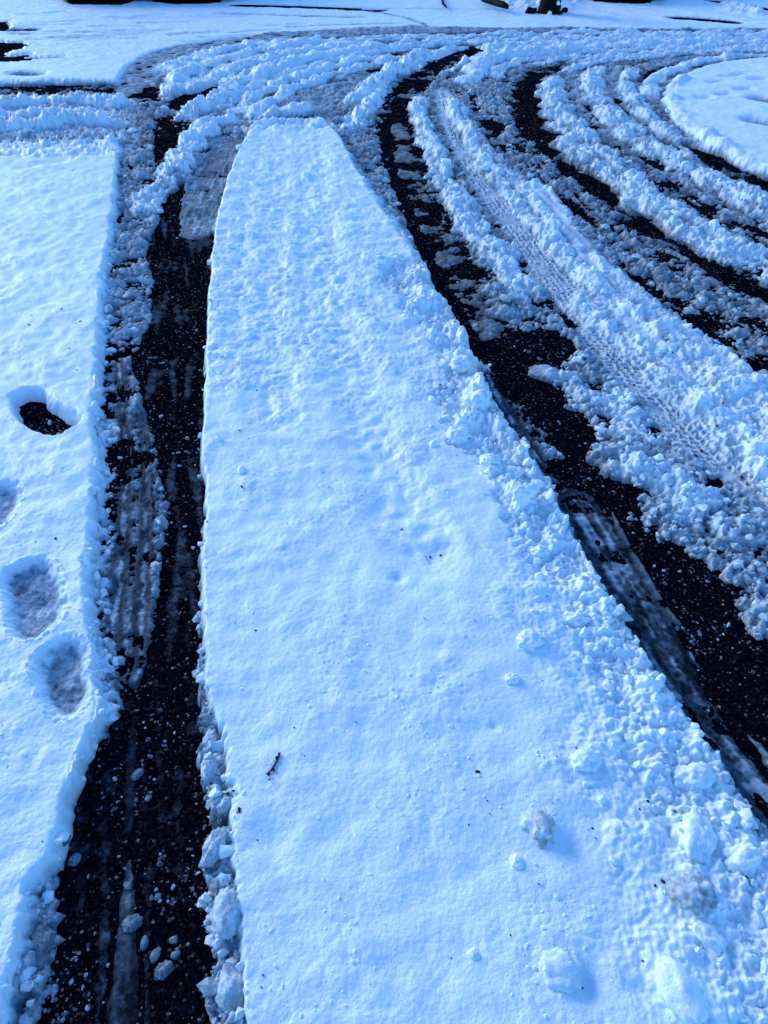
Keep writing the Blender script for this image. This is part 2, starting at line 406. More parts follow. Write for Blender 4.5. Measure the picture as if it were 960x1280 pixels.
# centre strip
area([(318, 151), (340, 148), (375, 147), (405, 147), (425, 170), (442, 205), (466, 245), (490, 280), (510, 308), (524, 345), (553, 380), (580, 420), (593, 455),
      (603, 480), (608, 512), (640, 540), (668, 565), (692, 600), (714, 650), (745, 690), (766, 740), (800, 800), (830, 850), (862, 905), (900, 945), (908, 985),
      (945, 1040), (980, 1110), (1040, 1200), (1100, 1330), (1150, 1450), (285, 1450), (282, 1300), (280, 1200), (278, 1120), (274, 1050), (272, 1000), (264, 940), (256, 880), (254, 800), (252, 700),
      (255, 640), (252, 560), (254, 500), (257, 430), (260, 370), (264, 320), (269, 285), (276, 248), (287, 213), (302, 178)],
     z=0.055, M=0.064, A=0.0145, Wt=0.0, D=0.0, soft=0.012, rag=0.010, R='strip')
# rough crumbly right shoulder of the strip
def shoulder(px, hw, A, M, D=None, Wt=0.03, rag=0.05, z=0.06, soft=0.06):
    groove(px, hw, z=z, M=M, A=A, Wt=Wt, D=D, soft=soft, rag=rag)
shoulder([(412, 165), (432, 205), (460, 250), (490, 295), (508, 330)], [0.06, 0.11], 0.022, 0.062)
shoulder([(505, 335), (535, 385), (565, 430), (578, 465)], [0.13, 0.16], 0.04, 0.052)
shoulder([(575, 470), (600, 530), (640, 570), (670, 620), (700, 680)], [0.12, 0.13], 0.05, 0.056)
shoulder([(690, 680), (735, 740), (775, 810), (800, 860)], [0.10, 0.10], 0.036, 0.053)
shoulder([(800, 870), (840, 940), (870, 1010), (900, 1090), (930, 1180), (960, 1290)], [0.11, 0.13, 0.16], 0.032, 0.050)
shoulder([(640, 700), (690, 790), (730, 880), (770, 980), (800, 1080), (830, 1200)], [0.10, 0.14], 0.022, 0.058, soft=0.12)
shoulder([(440, 330), (500, 400), (540, 470)], [0.08, 0.12], 0.022, 0.058)
istrip = np.nonzero((reg == region('strip')) & (a < 0.018))[0]
a[istrip] = 0.0145 + 0.0075 * ss(Y[istrip] + 0.5 * W1[istrip], 1.2, 3.2)
groove([(322, 157), (345, 153), (375, 152), (404, 153)], 0.12, z=0.06, M=0.050, A=0.040, Wt=0.05, soft=0.08, rag=0.06)
# dips and ruts pressed faintly into the strip
for px, hw in [([(352, 175), (345, 250), (340, 330), (338, 420), (345, 520)], 0.09), ([(392, 165), (398, 250), (408, 330), (425, 430), (470, 560), (530, 690)], 0.09), ([(372, 160), (376, 250), (378, 340), (385, 440)], 0.035), ([(330, 170), (312, 250), (300, 340), (296, 430)], 0.04)]:
    idx, T, S, H, k = groove(px, hw, z=0.06, soft=0.06, rag=0.02)
    m[idx] -= (k * (0.014 + 0.006 * vnoise(S, T, 0.05, 95))).astype(np.float32)
for (u, v, r, dp) in [(498, 722, 0.022, 0.014), (618, 908, 0.012, 0.006), (345, 1045, 0.04, 0.008), (560, 690, 0.05, 0.01), (470, 640, 0.06, 0.008), (720, 1060, 0.035, 0.018), (735, 1230, 0.03, 0.016)]:
    c = gp(u, v, 0.06); i_ = near(np.array([c]), r * 2.5)
    q = ((X[i_] - c[0]) ** 2 + (Y[i_] - c[1]) ** 2) / r ** 2
    m[i_] -= (dp * np.exp(-q)).astype(np.float32)
# dirt soaked into the shoulder
def stain(u, v, r, D, Wt=None, z=0.06, el=1.0):
    c = gp(u, v, z); i_ = near(np.array([c]), r * 3)
    q = ((X[i_] - c[0]) ** 2 * el + (Y[i_] - c[1]) ** 2) / r ** 2
    k = np.exp(-q) * np.clip(0.6 + 0.9 * W5[i_] + 0.5 * W3[i_], 0, 1.3)
    dirt[i_] = np.maximum(dirt[i_], (D * k).astype(np.float32))
    if Wt:
        w[i_] = np.maximum(w[i_], (Wt * k).astype(np.float32))
for u, v, r, D in [(555, 475, 0.05, 0.5), (600, 470, 0.04, 0.4), (645, 605, 0.04, 0.45), (620, 545, 0.04, 0.35), (742, 730, 0.03, 0.45), (735, 690, 0.03, 0.4), (808, 885, 0.02, 0.6), (830, 943, 0.016, 0.7),
                   (850, 950, 0.014, 0.5), (880, 1008, 0.012, 0.7), (845, 1000, 0.03, 0.35), (860, 1120, 0.03, 0.6), (835, 1090, 0.02, 0.5), (490, 355, 0.06, 0.3), (455, 380, 0.06, 0.3), (345, 1045, 0.01, 0.6),
                   (672, 1033, 0.025, 0.5), (700, 1210, 0.03, 0.25), (958, 1105, 0.02, 0.9), (618, 908, 0.006, 0.8), (500, 720, 0.012, 0.3), (740, 1090, 0.02, 0.3), (40, 405, 0.04, 0.35), (60, 400, 0.03, 0.4), (100, 410, 0.03, 0.3),
                   (72, 398, 0.025, 0.5), (8, 440, 0.03, 0.3), (770, 1040, 0.02, 0.25), (300, 1055, 0.008, 0.4)]:
    stain(u, v, r, D)
# grey ice crust along the strip's left side
area([(249, 800), (262, 860), (268, 900), (282, 935), (284, 985), (296, 1000), (294, 1050), (290, 1085), (302, 1120), (302, 1180), (308, 1230), (318, 1300), (322, 1400), (272, 1400), (268, 1280), (262, 1240), (268, 1190), (262, 1150), (257, 1090), (264, 1040),
      (257, 1000), (250, 940), (251, 880), (246, 830)], z=0.02, M=0.030, A=0.034, Wt=0.62, D=0.12, soft=0.010, rag=0.02, R='crust')

# ---------------- right hand side
D_LEFT = [(590, 58), (560, 68), (530, 82), (503, 100), (482, 120), (470, 145), (472, 175), (478, 205), (495, 245), (515, 292), (535, 345), (562, 388), (588, 430), (602, 470), (612, 510), (642, 545), (672, 575), (700, 625), (745, 695), (790, 775), (830, 845), (880, 925), (930, 995), (985, 1090), (1100, 1290)]
D_RIGHT = [(1500, 1290), (1150, 1000), (1040, 880), (962, 802), (930, 775), (908, 742), (902, 712), (872, 696), (842, 688), (818, 664), (794, 642), (790, 612), (766, 590), (742, 560), (722, 525), (700, 495), (672, 470), (655, 435), (632, 395), (606, 352), (580, 308), (562, 272),
           (546, 235), (536, 200), (526, 165), (524, 138), (532, 112), (552, 94), (580, 80), (612, 64)]
# slush flank right of the first wheel track
area([(540, 190), (560, 215), (600, 285), (650, 345), (700, 400), (740, 470), (770, 515), (800, 560), (860, 610), (930, 660), (1100, 790), (1200, 950), (1040, 880), (962, 802), (905, 740), (870, 696), (818, 664), (790, 612), (742, 560), (700, 495), (655, 435), (606, 352), (562, 272)],
     M=0.018, A=0.040, Wt=0.55, D=0.2, soft=0.06, rag=0.05, R='slush')
area(D_LEFT + D_RIGHT, M=-0.007, A=0.023, Wt=0.9, soft=0.04, rag=0.04)
groove([(500, 150), (508, 200), (525, 250), (548, 300), (575, 350), (600, 400), (625, 440)], [0.09, 0.10, 0.12], M=0.000, A=0.022, Wt=0.85, D=0.5, soft=0.05, rag=0.04, R='slush')
groove([(484, 150), (488, 200), (506, 250), (526, 305), (552, 360), (580, 408), (598, 450)], 0.03, M=-0.03, A=0.0, soft=0.02)
area([(652, 415), (690, 415), (716, 435), (722, 462), (716, 490), (742, 548), (768, 580), (792, 610), (792, 640), (760, 620), (700, 560), (640, 500), (600, 430)], M=-0.02, A=0.012, Wt=0.8, soft=0.03, rag=0.03)
R_([(678, 455), (695, 468), (712, 478)], 0.06, 0.035, A=0.03, Wt=0.3, seed=30)
area([(700, 590), (780, 640), (815, 668), (845, 692), (900, 712), (925, 775), (1000, 850), (1150, 1010), (1400, 1290), (1200, 1290), (960, 1000), (860, 830), (760, 660)], M=-0.022, A=0.020, Wt=1.0, soft=0.04, rag=0.03)
film([(720, 628), (748, 672), (782, 728), (815, 785), (842, 835)], [0.085, 0.095, 0.06], 0.002, 0.80, 100, amp=0.004, cell=0.08)
film([(836, 815), (866, 868), (900, 925), (940, 975), (985, 1035), (1050, 1110)], [0.045, 0.05], 0.002, 0.80, 103)
film([(770, 745), (800, 795), (830, 850), (862, 895), (890, 935)], [0.018, 0.022], 0.003, 0.45, 106)
film([(862, 815), (905, 880), (950, 935), (1010, 1010)], [0.012, 0.02], 0.001, 0.6, 109)
film([(608, 470), (625, 500), (645, 535), (672, 578), (700, 612)], [0.03, 0.03], 0.000, 0.85, 112)
groove([(765, 640), (785, 680), (805, 715), (830, 755), (850, 780)], 0.008, M=0.003, A=0.012, Wt=0.75, D=0.6, soft=0.01, rag=0.01, R='slush')
R_([(526, 118), (527, 150), (540, 185), (558, 222), (585, 268), (615, 308), (648, 345), (672, 372)], [0.09, 0.10, 0.11, 0.11], 0.050, A=0.038, D=0.5, R='ridge_first', seed=31)
# smooth packed wheel track with tread marks
E_C = [(553, 116), (562, 152), (586, 200), (620, 250), (662, 305), (705, 360), (752, 418), (800, 470), (850, 532), (905, 590), (970, 645), (1060, 720)]
idx, T, S, H, k = groove(E_C, [0.075, 0.09, 0.11, 0.125, 0.135, 0.15], M=0.014, A=0.004, Wt=0.40, soft=0.03, rag=0.02, R='tread')
u_ = T / 0.03; s_ = S / 0.034
pat = np.maximum(np.abs((u_ + 0.5) % 1 - 0.5) < 0.14, np.abs((s_ + 0.55 * u_ * np.sign(T)) % 1 - 0.5) < 0.15)
jj = ss(vnoise(X[idx], Y[idx], 0.25, 121) + 0.6 * vnoise(X[idx], Y[idx], 0.07, 122) + 0.30 + 0.4 * ss(S, 3.0, 4.5), 0.0, 0.5)
pb = pat.astype(np.float32) * k * jj
m[idx] += (0.0065 * pb - 0.003 * k * jj).astype(np.float32)
w[idx] = w[idx] + (k * jj * (0.22 - 0.42 * pat)).astype(np.float32)
area([(800, 520), (850, 560), (905, 600), (975, 650), (1100, 740), (1100, 800), (960, 700), (880, 650), (830, 600)], M=0.010, A=0.03, Wt=0.55, F=0.022, soft=0.04, rag=0.04, R='slush')
area([(730, 470), (770, 505), (800, 545), (845, 585), (835, 600), (795, 575), (765, 545), (735, 505)], M=0.004, A=0.03, Wt=0.6, soft=0.03, rag=0.03)
R_([(724, 492), (752, 494), (772, 505), (790, 540), (800, 562)], [0.09, 0.10], 0.055, A=0.034, Wt=0.25, D=0.3, seed=32, R='ridge_broken')
R_([(764, 566), (795, 582), (830, 598), (870, 622), (905, 650)], [0.09, 0.12], 0.052, A=0.03, Wt=0.3, D=0.3, seed=33, R='ridge_broken')
# snow between the smooth track and the next bare one
area([(572, 128), (590, 160), (622, 203), (660, 252), (705, 305), (745, 355), (785, 400), (825, 445), (862, 495), (902, 540), (948, 588), (1060, 670), (1150, 640), (1000, 500), (960, 465), (920, 442), (888, 420), (850, 388), (800, 352), (755, 305),
      (725, 272), (698, 240), (668, 215), (642, 192), (618, 166), (600, 130)], z=0.04, M=0.046, A=0.026, Wt=0.10, D=0.06, soft=0.03, rag=0.04, R='mass')
area([(575, 112), (600, 100), (640, 104), (632, 125), (640, 150), (650, 170), (690, 225), (650, 225), (615, 190), (590, 155)], z=0.03, M=0.016, A=0.045, Wt=0.55, D=0.25, soft=0.06, rag=0.05)
area([(597, 150), (615, 150), (640, 160), (630, 167), (606, 162)], M=-0.02, A=0.012, Wt=0.9, soft=0.05, rag=0.04)
area([(582, 118), (592, 118), (602, 140), (592, 142)], M=-0.004, A=0.018, Wt=0.8, soft=0.05, rag=0.04)
area([(690, 235), (730, 270), (790, 330), (850, 375), (920, 425), (960, 450), (960, 470), (880, 425), (800, 370), (730, 300)], M=0.014, A=0.038, Wt=0.55, D=0.15, soft=0.06, rag=0.05)
R_([(562, 122), (574, 152), (602, 196), (641, 246), (690, 300), (742, 357), (794, 408), (842, 455), (886, 505), (932, 556), (978, 604), (1070, 680)], [0.07, 0.08, 0.09, 0.10, 0.10], 0.060, A=0.034, D=0.55, R='ridge_tread', seed=34)
shoulder([(760, 375), (830, 430), (900, 490), (1000, 570)], [0.16, 0.2], 0.030, 0.054, z=0.05)
groove([(795, 376), (812, 384), (826, 391)], 0.025, z=0.05, M=0.0, A=0.01, Wt=0.6, D=0.6, soft=0.02)
# second bare wheel track
area([(660, 96), (640, 110), (633, 126), (642, 148), (640, 160), (655, 172), (675, 188), (702, 213), (742, 252), (786, 292), (832, 328), (882, 366), (932, 402), (1020, 452), (1200, 560), (1200, 500), (1020, 405), (960, 374), (902, 338), (852, 308),
      (810, 280), (770, 242), (735, 206), (706, 168), (692, 132), (690, 106), (680, 92)], M=-0.007, A=0.025, Wt=0.85, D=0.2, soft=0.06, rag=0.05)
groove([(712, 205), (760, 248), (812, 290), (870, 332), (940, 378), (1030, 430)], [0.05, 0.13, 0.15], M=0.006, A=0.026, Wt=0.66, D=0.35, soft=0.05, rag=0.04, R='slush')
groove([(800, 350), (840, 378), (880, 405), (920, 432), (980, 468)], [0.06, 0.10], M=-0.006, A=0.026, Wt=0.55, soft=0.05, rag=0.05)
groove([(668, 100), (660, 130), (672, 160), (700, 190), (742, 228), (790, 266), (850, 306), (920, 348), (1010, 396)], [0.12, 0.14, 0.09, 0.07], M=-0.009, A=0.020, Wt=0.85, soft=0.05, rag=0.03)
R_([(690, 96), (693, 122), (710, 154), (742, 190), (782, 224), (830, 256), (880, 290), (932, 316), (1020, 352)], [0.13, 0.20, 0.21, 0.19], 0.050, Wt=0.14, A=0.042, D=0.5, R='ridge_bend', seed=35)
groove([(716, 92), (720, 120), (744, 150), (785, 181), (832, 212), (890, 250), (1000, 305)], [0.10, 0.10, 0.12], M=0.012, A=0.026, Wt=0.52, soft=0.04, rag=0.03, R='slush')
groove([(820, 230), (870, 262), (930, 292), (1000, 325)], 0.10, M=0.008, A=0.032, Wt=0.65, D=0.25, soft=0.05, rag=0.05)
R_([(752, 82), (740, 96), (744, 112), (762, 138), (792, 165), (834, 190), (885, 217), (935, 244), (1020, 282)], [0.12, 0.17, 0.18], 0.046, Wt=0.14, A=0.040, D=0.4, R='ridge_outside', seed=36)
groove([(768, 84), (764, 104), (782, 132), (815, 160), (860, 186), (910, 210)], [0.09, 0.09], M=0.012, A=0.026, Wt=0.52, soft=0.04, rag=0.03)
R_([(792, 82), (784, 98), (788, 116), (806, 140), (838, 164), (880, 188)], [0.10, 0.12], 0.05, A=0.03, Wt=0.25, seed=37, R='ridge_faint')
groove([(806, 104), (812, 94), (830, 86), (860, 79)], 0.07, M=-0.004, A=0.014, Wt=0.85, soft=0.04, rag=0.03)
groove([(858, 184), (900, 204), (950, 230), (1020, 262)], [0.04, 0.09], M=-0.010, A=0.02, Wt=0.9, soft=0.05, rag=0.04)
groove([(824, 132), (822, 112), (836, 98), (868, 85), (920, 77), (1100, 70)], 0.11, M=0.006, A=0.014, Wt=0.65, soft=0.04, rag=0.02)
R_([(812, 120), (813, 104), (832, 89), (868, 77), (912, 70), (965, 67), (1200, 60)], 0.10, 0.05, A=0.024, R='ridge_curl', seed=38)
# untouched snow inside the bend
area([(1400, 70), (960, 73), (905, 78), (866, 88), (844, 104), (839, 124), (850, 148), (880, 172), (920, 195), (965, 216), (1100, 270), (1800, 420)], z=0.04, M=0.06, A=0.014, Wt=0.0, D=0.0, soft=0.03, rag=0.02, R='patch')
R_([(858, 94), (846, 108), (842, 126), (856, 150), (888, 176), (928, 198), (980, 220)], 0.10, 0.072, A=0.02, seed=39, R='patch')
for u, v in [(895, 103), (912, 96), (925, 93), (905, 118), (880, 122), (930, 112), (948, 100)]:
    groove([(u - 5, v), (u + 5, v - 0.6)], 0.05, z=0.05, M=0.03, soft=0.05)
groove([(946, 130), (975, 136)], 0.08, M=0.0, A=0.01, Wt=0.8, D=0.8, soft=0.09)
groove([(938, 158), (975, 166)], 0.07, M=0.01, A=0.014, Wt=0.6, D=0.5, soft=0.1)

# streaks smeared along the bends by passing tyres
L1 = [(527, 150), (540, 185), (558, 222), (585, 268), (615, 308), (648, 345), (690, 395), (740, 450)]
L2 = [(574, 152), (602, 196), (641, 246), (690, 300), (742, 357), (794, 408), (842, 455), (932, 556)]
L3 = [(655, 172), (675, 188), (702, 213), (742, 252), (786, 292), (832, 328), (882, 366), (960, 415)]
L4 = [(693, 122), (710, 154), (742, 190), (782, 224), (830, 256), (880, 290), (932, 316), (1020, 352)]
L5 = [(744, 112), (762, 138), (792, 165), (834, 190), (885, 217), (935, 244), (980, 265), (1020, 282)]
L6 = [(812, 120), (822, 140), (845, 165), (875, 186), (915, 204), (955, 222), (990, 238), (1030, 258)]
for c1, c2, fs in [(L2, L3, (.12, .3, .42, .58, .7, .85)), (L4, L5, (-.12, .12, .3, .45, .6, .78, .92)), (L5, L6, (.1, .3, .5, .7, .9)), (L1, L2, (-.1, .12, .85))]:
    for f in fs:
        q0 = random.randint(0, 2); q1 = random.randint(9, 12)
        idx, T, S, H, k = groove(fam(c1, c2, f)[q0:q1], random.uniform(0.018, 0.04), soft=0.025, rag=0.03)
        k = k * np.clip(0.5 + 0.9 * vnoise(S, S * 0 + f, 0.45, 141), 0, 1)
        m[idx] -= (0.020 * k).astype(np.float32); a[idx] *= (1 - 0.5 * k).astype(np.float32)
        w[idx] = np.clip(w[idx] + 0.30 * k, 0, 1.6).astype(np.float32); dirt[idx] = np.maximum(dirt[idx], (0.25 * k).astype(np.float32))

# footprints trodden into the left bank
def pit(px, name, M, Wt, D, A=0.004, soft=0.024, z=0.05):
    px = [tuple(q) for q in smooth(px + px[:3], 4)[4:-8]]
    idx, sd = area(px, z=z, M=M, A=A, Wt=Wt, D=D, soft=soft, rag=0.012)
    reg[idx[sd < soft]] = region(name)
pit.__defaults__ = (0.004, 0.026, 0.05)
pit([(17, 495), (30, 488), (50, 490), (62, 502), (80, 512), (95, 522), (92, 533), (75, 541), (58, 541), (38, 533), (24, 520)], 'foot_hole', -0.03, 1.2, 0.2)
pit([(-30, 615), (0, 606), (20, 610), (18, 632), (4, 652), (-30, 668)], 'foot_edge', 0.026, 0.62, 0.05)
pit([(16, 716), (34, 704), (54, 703), (67, 714), (74, 738), (78, 758), (70, 780), (52, 794), (34, 799), (20, 788), (14, 764), (13, 740)], 'foot_heel', 0.026, 0.68, 0.05)
pit([(52, 828), (66, 813), (84, 803), (98, 806), (105, 822), (106, 848), (104, 870), (92, 887), (76, 893), (62, 882), (56, 862), (52, 844)], 'foot_sole', 0.026, 0.64, 0.05)

# ------------------------------------------------------------------ lumps
wxa = 0.02 * W1 + 0.016 * W3 + 0.007 * W5; wya = 0.02 * W2 + 0.016 * W4 + 0.007 * W6
C1 = domes(X + wxa, Y + wya, 0.10, 11); C2 = domes(X + 0.7 * wxa, Y + 0.7 * wya, 0.048, 12); C3 = domes(X + 0.4 * wxa, Y + 0.4 * wya, 0.021, 13); C4 = domes(X, Y, 0.0095, 14)
K1 = vnoise(X, Y, 0.030, 15).astype(np.float32); K2 = vnoise(X, Y, 0.013, 16).astype(np.float32); K3 = vnoise(X, Y, 0.07, 18).astype(np.float32)
near_k = (1 - ss(Y, 2.0, 4.5)).astype(np.float32)
big_k = np.clip(0.75 + 0.6 * W1, 0.25, 1.4)
dry = 1 - ss(w, 0.05, 0.3)
big_k = np.where(dry > 0.5, np.clip(0.65 + 1.3 * vnoise(X, Y, 0.16, 19), 0.05, 1.7), big_k)
C = big_k * ((0.46 + 0.18 * dry) * C1 + (0.26 - 0.06 * dry) * C2) + (0.15 - 0.08 * dry) * C3 + (0.08 - 0.05 * dry) * near_k * C4 + 0.18 * K1 + 0.13 * K2 + 0.12 * K3
C = C - 0.31
small = ss(a, 0.0185, 0.026)
soft_n = 0.65 * W1 + 0.25 * W3 + 0.35 * K3 + 0.30 * C2 * np.clip(0.3 + W2 * 1.5, 0, 1) + 0.07 * W5 + 0.22 * C3 * np.clip(0.4 + W1, 0, 1) + 0.10 * C4 * near_k + 0.05 * K2
m = m + np.where((w > 0.3) & (w < 1.2) & (m > -0.012) & (m < 0.03), 0.008 * W1 + 0.004 * W3, 0).astype(np.float32)
h = m + a * (small * C * 1.9 + (1 - small) * soft_n * 0.62)
h += (0.006 * vnoise(X, Y, 0.9, 61) * (m > 0.03)).astype(np.float32)
tr = np.isin(reg, [region(n) for n in ('foot_edge', 'foot_heel', 'foot_sole')])
h[tr] += (0.003 * W5 + 0.0025 * C4 + 0.0015 * K2)[tr]
w[tr] += (0.10 * K2 + 0.12 * W5 - 0.15 * C4)[tr]
cap = flat + 0.10 * np.maximum(h - flat, 0)
h = np.where(h > flat, cap, h)
# slush is greyer where it is thin and darker in hollows, grit gathers on slush
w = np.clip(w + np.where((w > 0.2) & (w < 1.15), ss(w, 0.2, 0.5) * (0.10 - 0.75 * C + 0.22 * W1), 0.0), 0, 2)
dirt = np.clip(dirt * (0.75 + 0.7 * W3 + 0.5 * W5), 0, 1)
w = w + np.where((w < 0.2) & FINE, np.clip(0.07 + 0.10 * K3 + 0.08 * W1 + 0.05 * K1 - 0.25 * small * C, 0, 0.30), 0)
thin = (1 - ss(h, 0.0, 0.010)) * (m < 0.02) * 0.25
w = np.clip(w + thin, 0, 2).astype(np.float32)
h = np.maximum(h, -0.03)
outer = ~FINE
h[outer] = 0.035 + 0.02 * fbm(X, Y, 6.0, 2, 5)[outer]
w[outer] = 0; dirt[outer] = 0

# ------------------------------------------------------------------ materials
def mat(name):
    mt = bpy.data.materials.new(name); mt.use_nodes = True
    n = mt.node_tree.nodes; l = mt.node_tree.links
    return mt, n, l, n['Principled BSDF']
def ramp(n, pts):
    r = n.new('ShaderNodeValToRGB'); e = r.color_ramp.elements
    while len(e) < len(pts): e.new(0.5)
    for el, (p, c) in zip(e, pts):
        el.position = p; el.color = (c[0], c[1], c[2], 1)
    return r
def noise_node(n, l, vec, scale, detail=3, rough=0.6):
    t = n.new('ShaderNodeTexNoise'); t.inputs['Scale'].default_value = scale; t.inputs['Detail'].default_value = detail; t.inputs['Roughness'].default_value = rough
    l.new(vec, t.inputs['Vector']); return t
def math_node(n, l, op, x, y=None):
    t = n.new('ShaderNodeMath'); t.operation = op
    for i, v in enumerate((x, y)):
        if v is None: continue
        if hasattr(v, 'default_value'): l.new(v, t.inputs[i])
        else: t.inputs[i].default_value = v
    return t.outputs[0]

def make_snow():
    mt, n, l, b = mat("snow_and_slush")
    tc = n.new('ShaderNodeTexCoord').outputs['Object']
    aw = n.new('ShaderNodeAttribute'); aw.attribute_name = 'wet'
    ad = n.new('ShaderNodeAttribute'); ad.attribute_name = 'dirt'
    fine = noise_node(n, l, tc, 190, 3, 0.7)
    mid = noise_node(n, l, tc, 45, 4, 0.65)
    # wet jitter in proportion to wetness
    j = math_node(n, l, 'MULTIPLY', math_node(n, l, 'SUBTRACT', mid.outputs[0], 0.5), 1.1)
    j2 = math_node(n, l, 'MULTIPLY', math_node(n, l, 'SUBTRACT', fine.outputs[0], 0.5), 0.9)
    jw = math_node(n, l, 'MULTIPLY', math_node(n, l, 'ADD', j, j2), math_node(n, l, 'MINIMUM', aw.outputs['Fac'], 1.0))
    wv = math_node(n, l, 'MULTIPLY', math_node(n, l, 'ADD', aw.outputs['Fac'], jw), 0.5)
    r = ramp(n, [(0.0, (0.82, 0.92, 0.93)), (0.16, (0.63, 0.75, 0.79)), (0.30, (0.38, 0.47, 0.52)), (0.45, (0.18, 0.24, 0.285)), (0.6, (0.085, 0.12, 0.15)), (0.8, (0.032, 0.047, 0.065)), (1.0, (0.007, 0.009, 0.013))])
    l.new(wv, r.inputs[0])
    mx = n.new('ShaderNodeMix'); mx.data_type = 'RGBA'
    l.new(math_node(n, l, 'MULTIPLY', ad.outputs['Fac'], math_node(n, l, 'MULTIPLY', mid.outputs[0], 1.5)), mx.inputs[0])
    l.new(r.outputs[0], mx.inputs[6]); mx.inputs[7].default_value = (0.17, 0.125, 0.075, 1)
    l.new(mx.outputs[2], b.inputs['Base Color'])
    rr = ramp(n, [(0.0, (0.5,) * 3), (0.4, (0.6,) * 3), (1.0, (0.45,) * 3)]); l.new(wv, rr.inputs[0])
    l.new(rr.outputs[0], b.inputs['Roughness'])
    sp = ramp(n, [(0.0, (0.6,) * 3), (0.2, (0.25,) * 3), (0.35, (0.02,) * 3), (1.0, (0.015,) * 3)]); l.new(wv, sp.inputs[0]); l.new(sp.outputs[0], b.inputs['Specular IOR Level'])
    b.inputs['IOR'].default_value = 1.31
    b.inputs['Subsurface Weight'].default_value = 0.0
    b.inputs['Subsurface Radius'].default_value = (0.5, 0.8, 1.0)
    b.inputs['Subsurface Scale'].default_value = 0.012
    bp = n.new('ShaderNodeBump'); bp.inputs['Strength'].default_value = 0.5; bp.inputs['Distance'].default_value = 0.004
    hh = math_node(n, l, 'ADD', math_node(n, l, 'MULTIPLY', fine.outputs[0], 1.0), math_node(n, l, 'MULTIPLY', mid.outputs[0], 0.35))
    l.new(hh, bp.inputs['Height']); l.new(bp.outputs[0], b.inputs['Normal'])
    return mt
SNOW = make_snow()

def make_road():
    mt, n, l, b = mat("wet_asphalt")
    tc = n.new('ShaderNodeTexCoord').outputs['Object']
    v = n.new('ShaderNodeTexVoronoi'); v.inputs['Scale'].default_value = 150; l.new(tc, v.inputs['Vector'])
    v2 = n.new('ShaderNodeTexVoronoi'); v2.inputs['Scale'].default_value = 330; l.new(tc, v2.inputs['Vector'])
    big = noise_node(n, l, tc, 5, 4)
    mid = noise_node(n, l, tc, 40, 4)
    sep = n.new('ShaderNodeSeparateColor'); l.new(v.outputs['Color'], sep.inputs[0])
    stone = ramp(n, [(0.0, (0.003, 0.004, 0.009)), (0.8, (0.006, 0.007, 0.013)), (0.93, (0.016, 0.016, 0.020)), (0.975, (0.10, 0.09, 0.08)), (1.0, (0.34, 0.29, 0.25))])
    l.new(sep.outputs[0], stone.inputs[0])
    gap = ramp(n, [(0.0, (1, 1, 1)), (0.45, (1, 1, 1)), (0.62, (0.25, 0.25, 0.25)), (1, (0.2, 0.2, 0.2))]); l.new(v.outputs['Distance'], gap.inputs[0])
    mul = n.new('ShaderNodeMix'); mul.data_type = 'RGBA'; mul.blend_type = 'MULTIPLY'; mul.inputs[0].default_value = 1
    l.new(stone.outputs[0], mul.inputs[6]); l.new(gap.outputs[0], mul.inputs[7])
    l.new(mul.outputs[2], b.inputs['Base Color'])
    rr = ramp(n, [(0.35, (0.35,) * 3), (0.65, (0.75,) * 3)]); l.new(big.outputs[0], rr.inputs[0]); l.new(rr.outputs[0], b.inputs['Roughness'])
    b.inputs['Specular IOR Level'].default_value = 0.0
    bp = n.new('ShaderNodeBump'); bp.inputs['Strength'].default_value = 1.0; bp.inputs['Distance'].default_value = 0.004
    hs = math_node(n, l, 'SUBTRACT', math_node(n, l, 'ADD', math_node(n, l, 'MULTIPLY', sep.outputs[1], 0.8), mid.outputs[0]), math_node(n, l, 'ADD', v.outputs['Distance'], math_node(n, l, 'MULTIPLY', v2.outputs['Distance'], 0.5)))
    l.new(hs, bp.inputs['Height']); l.new(bp.outputs[0], b.inputs['Normal'])
    return mt
ROAD = make_road()

def plain(name, col, rough=0.6, metal=0.0, var=0.25, scale=30, spec=0.3):
    mt, n, l, b = mat(name)
    tc = n.new('ShaderNodeTexCoord').outputs['Object']
    t = noise_node(n, l, tc, scale, 4)
    r = ramp(n, [(0.3, tuple(c * (1 - var) for c in col)), (0.7, tuple(min(1, c * (1 + var)) for c in col))])
    l.new(t.outputs[0], r.inputs[0]); l.new(r.outputs[0], b.inputs['Base Color'])
    b.inputs['Roughness'].default_value = rough; b.inputs['Metallic'].default_value = metal; b.inputs['Specular IOR Level'].default_value = spec
    bp = n.new('ShaderNodeBump'); bp.inputs['Strength'].default_value = 0.4; bp.inputs['Distance'].default_value = 0.01
    l.new(t.outputs[0], bp.inputs['Height'])
    if metal == 0 and rough > 0.35: l.new(bp.outputs[0], b.inputs['Normal'])
    return mt

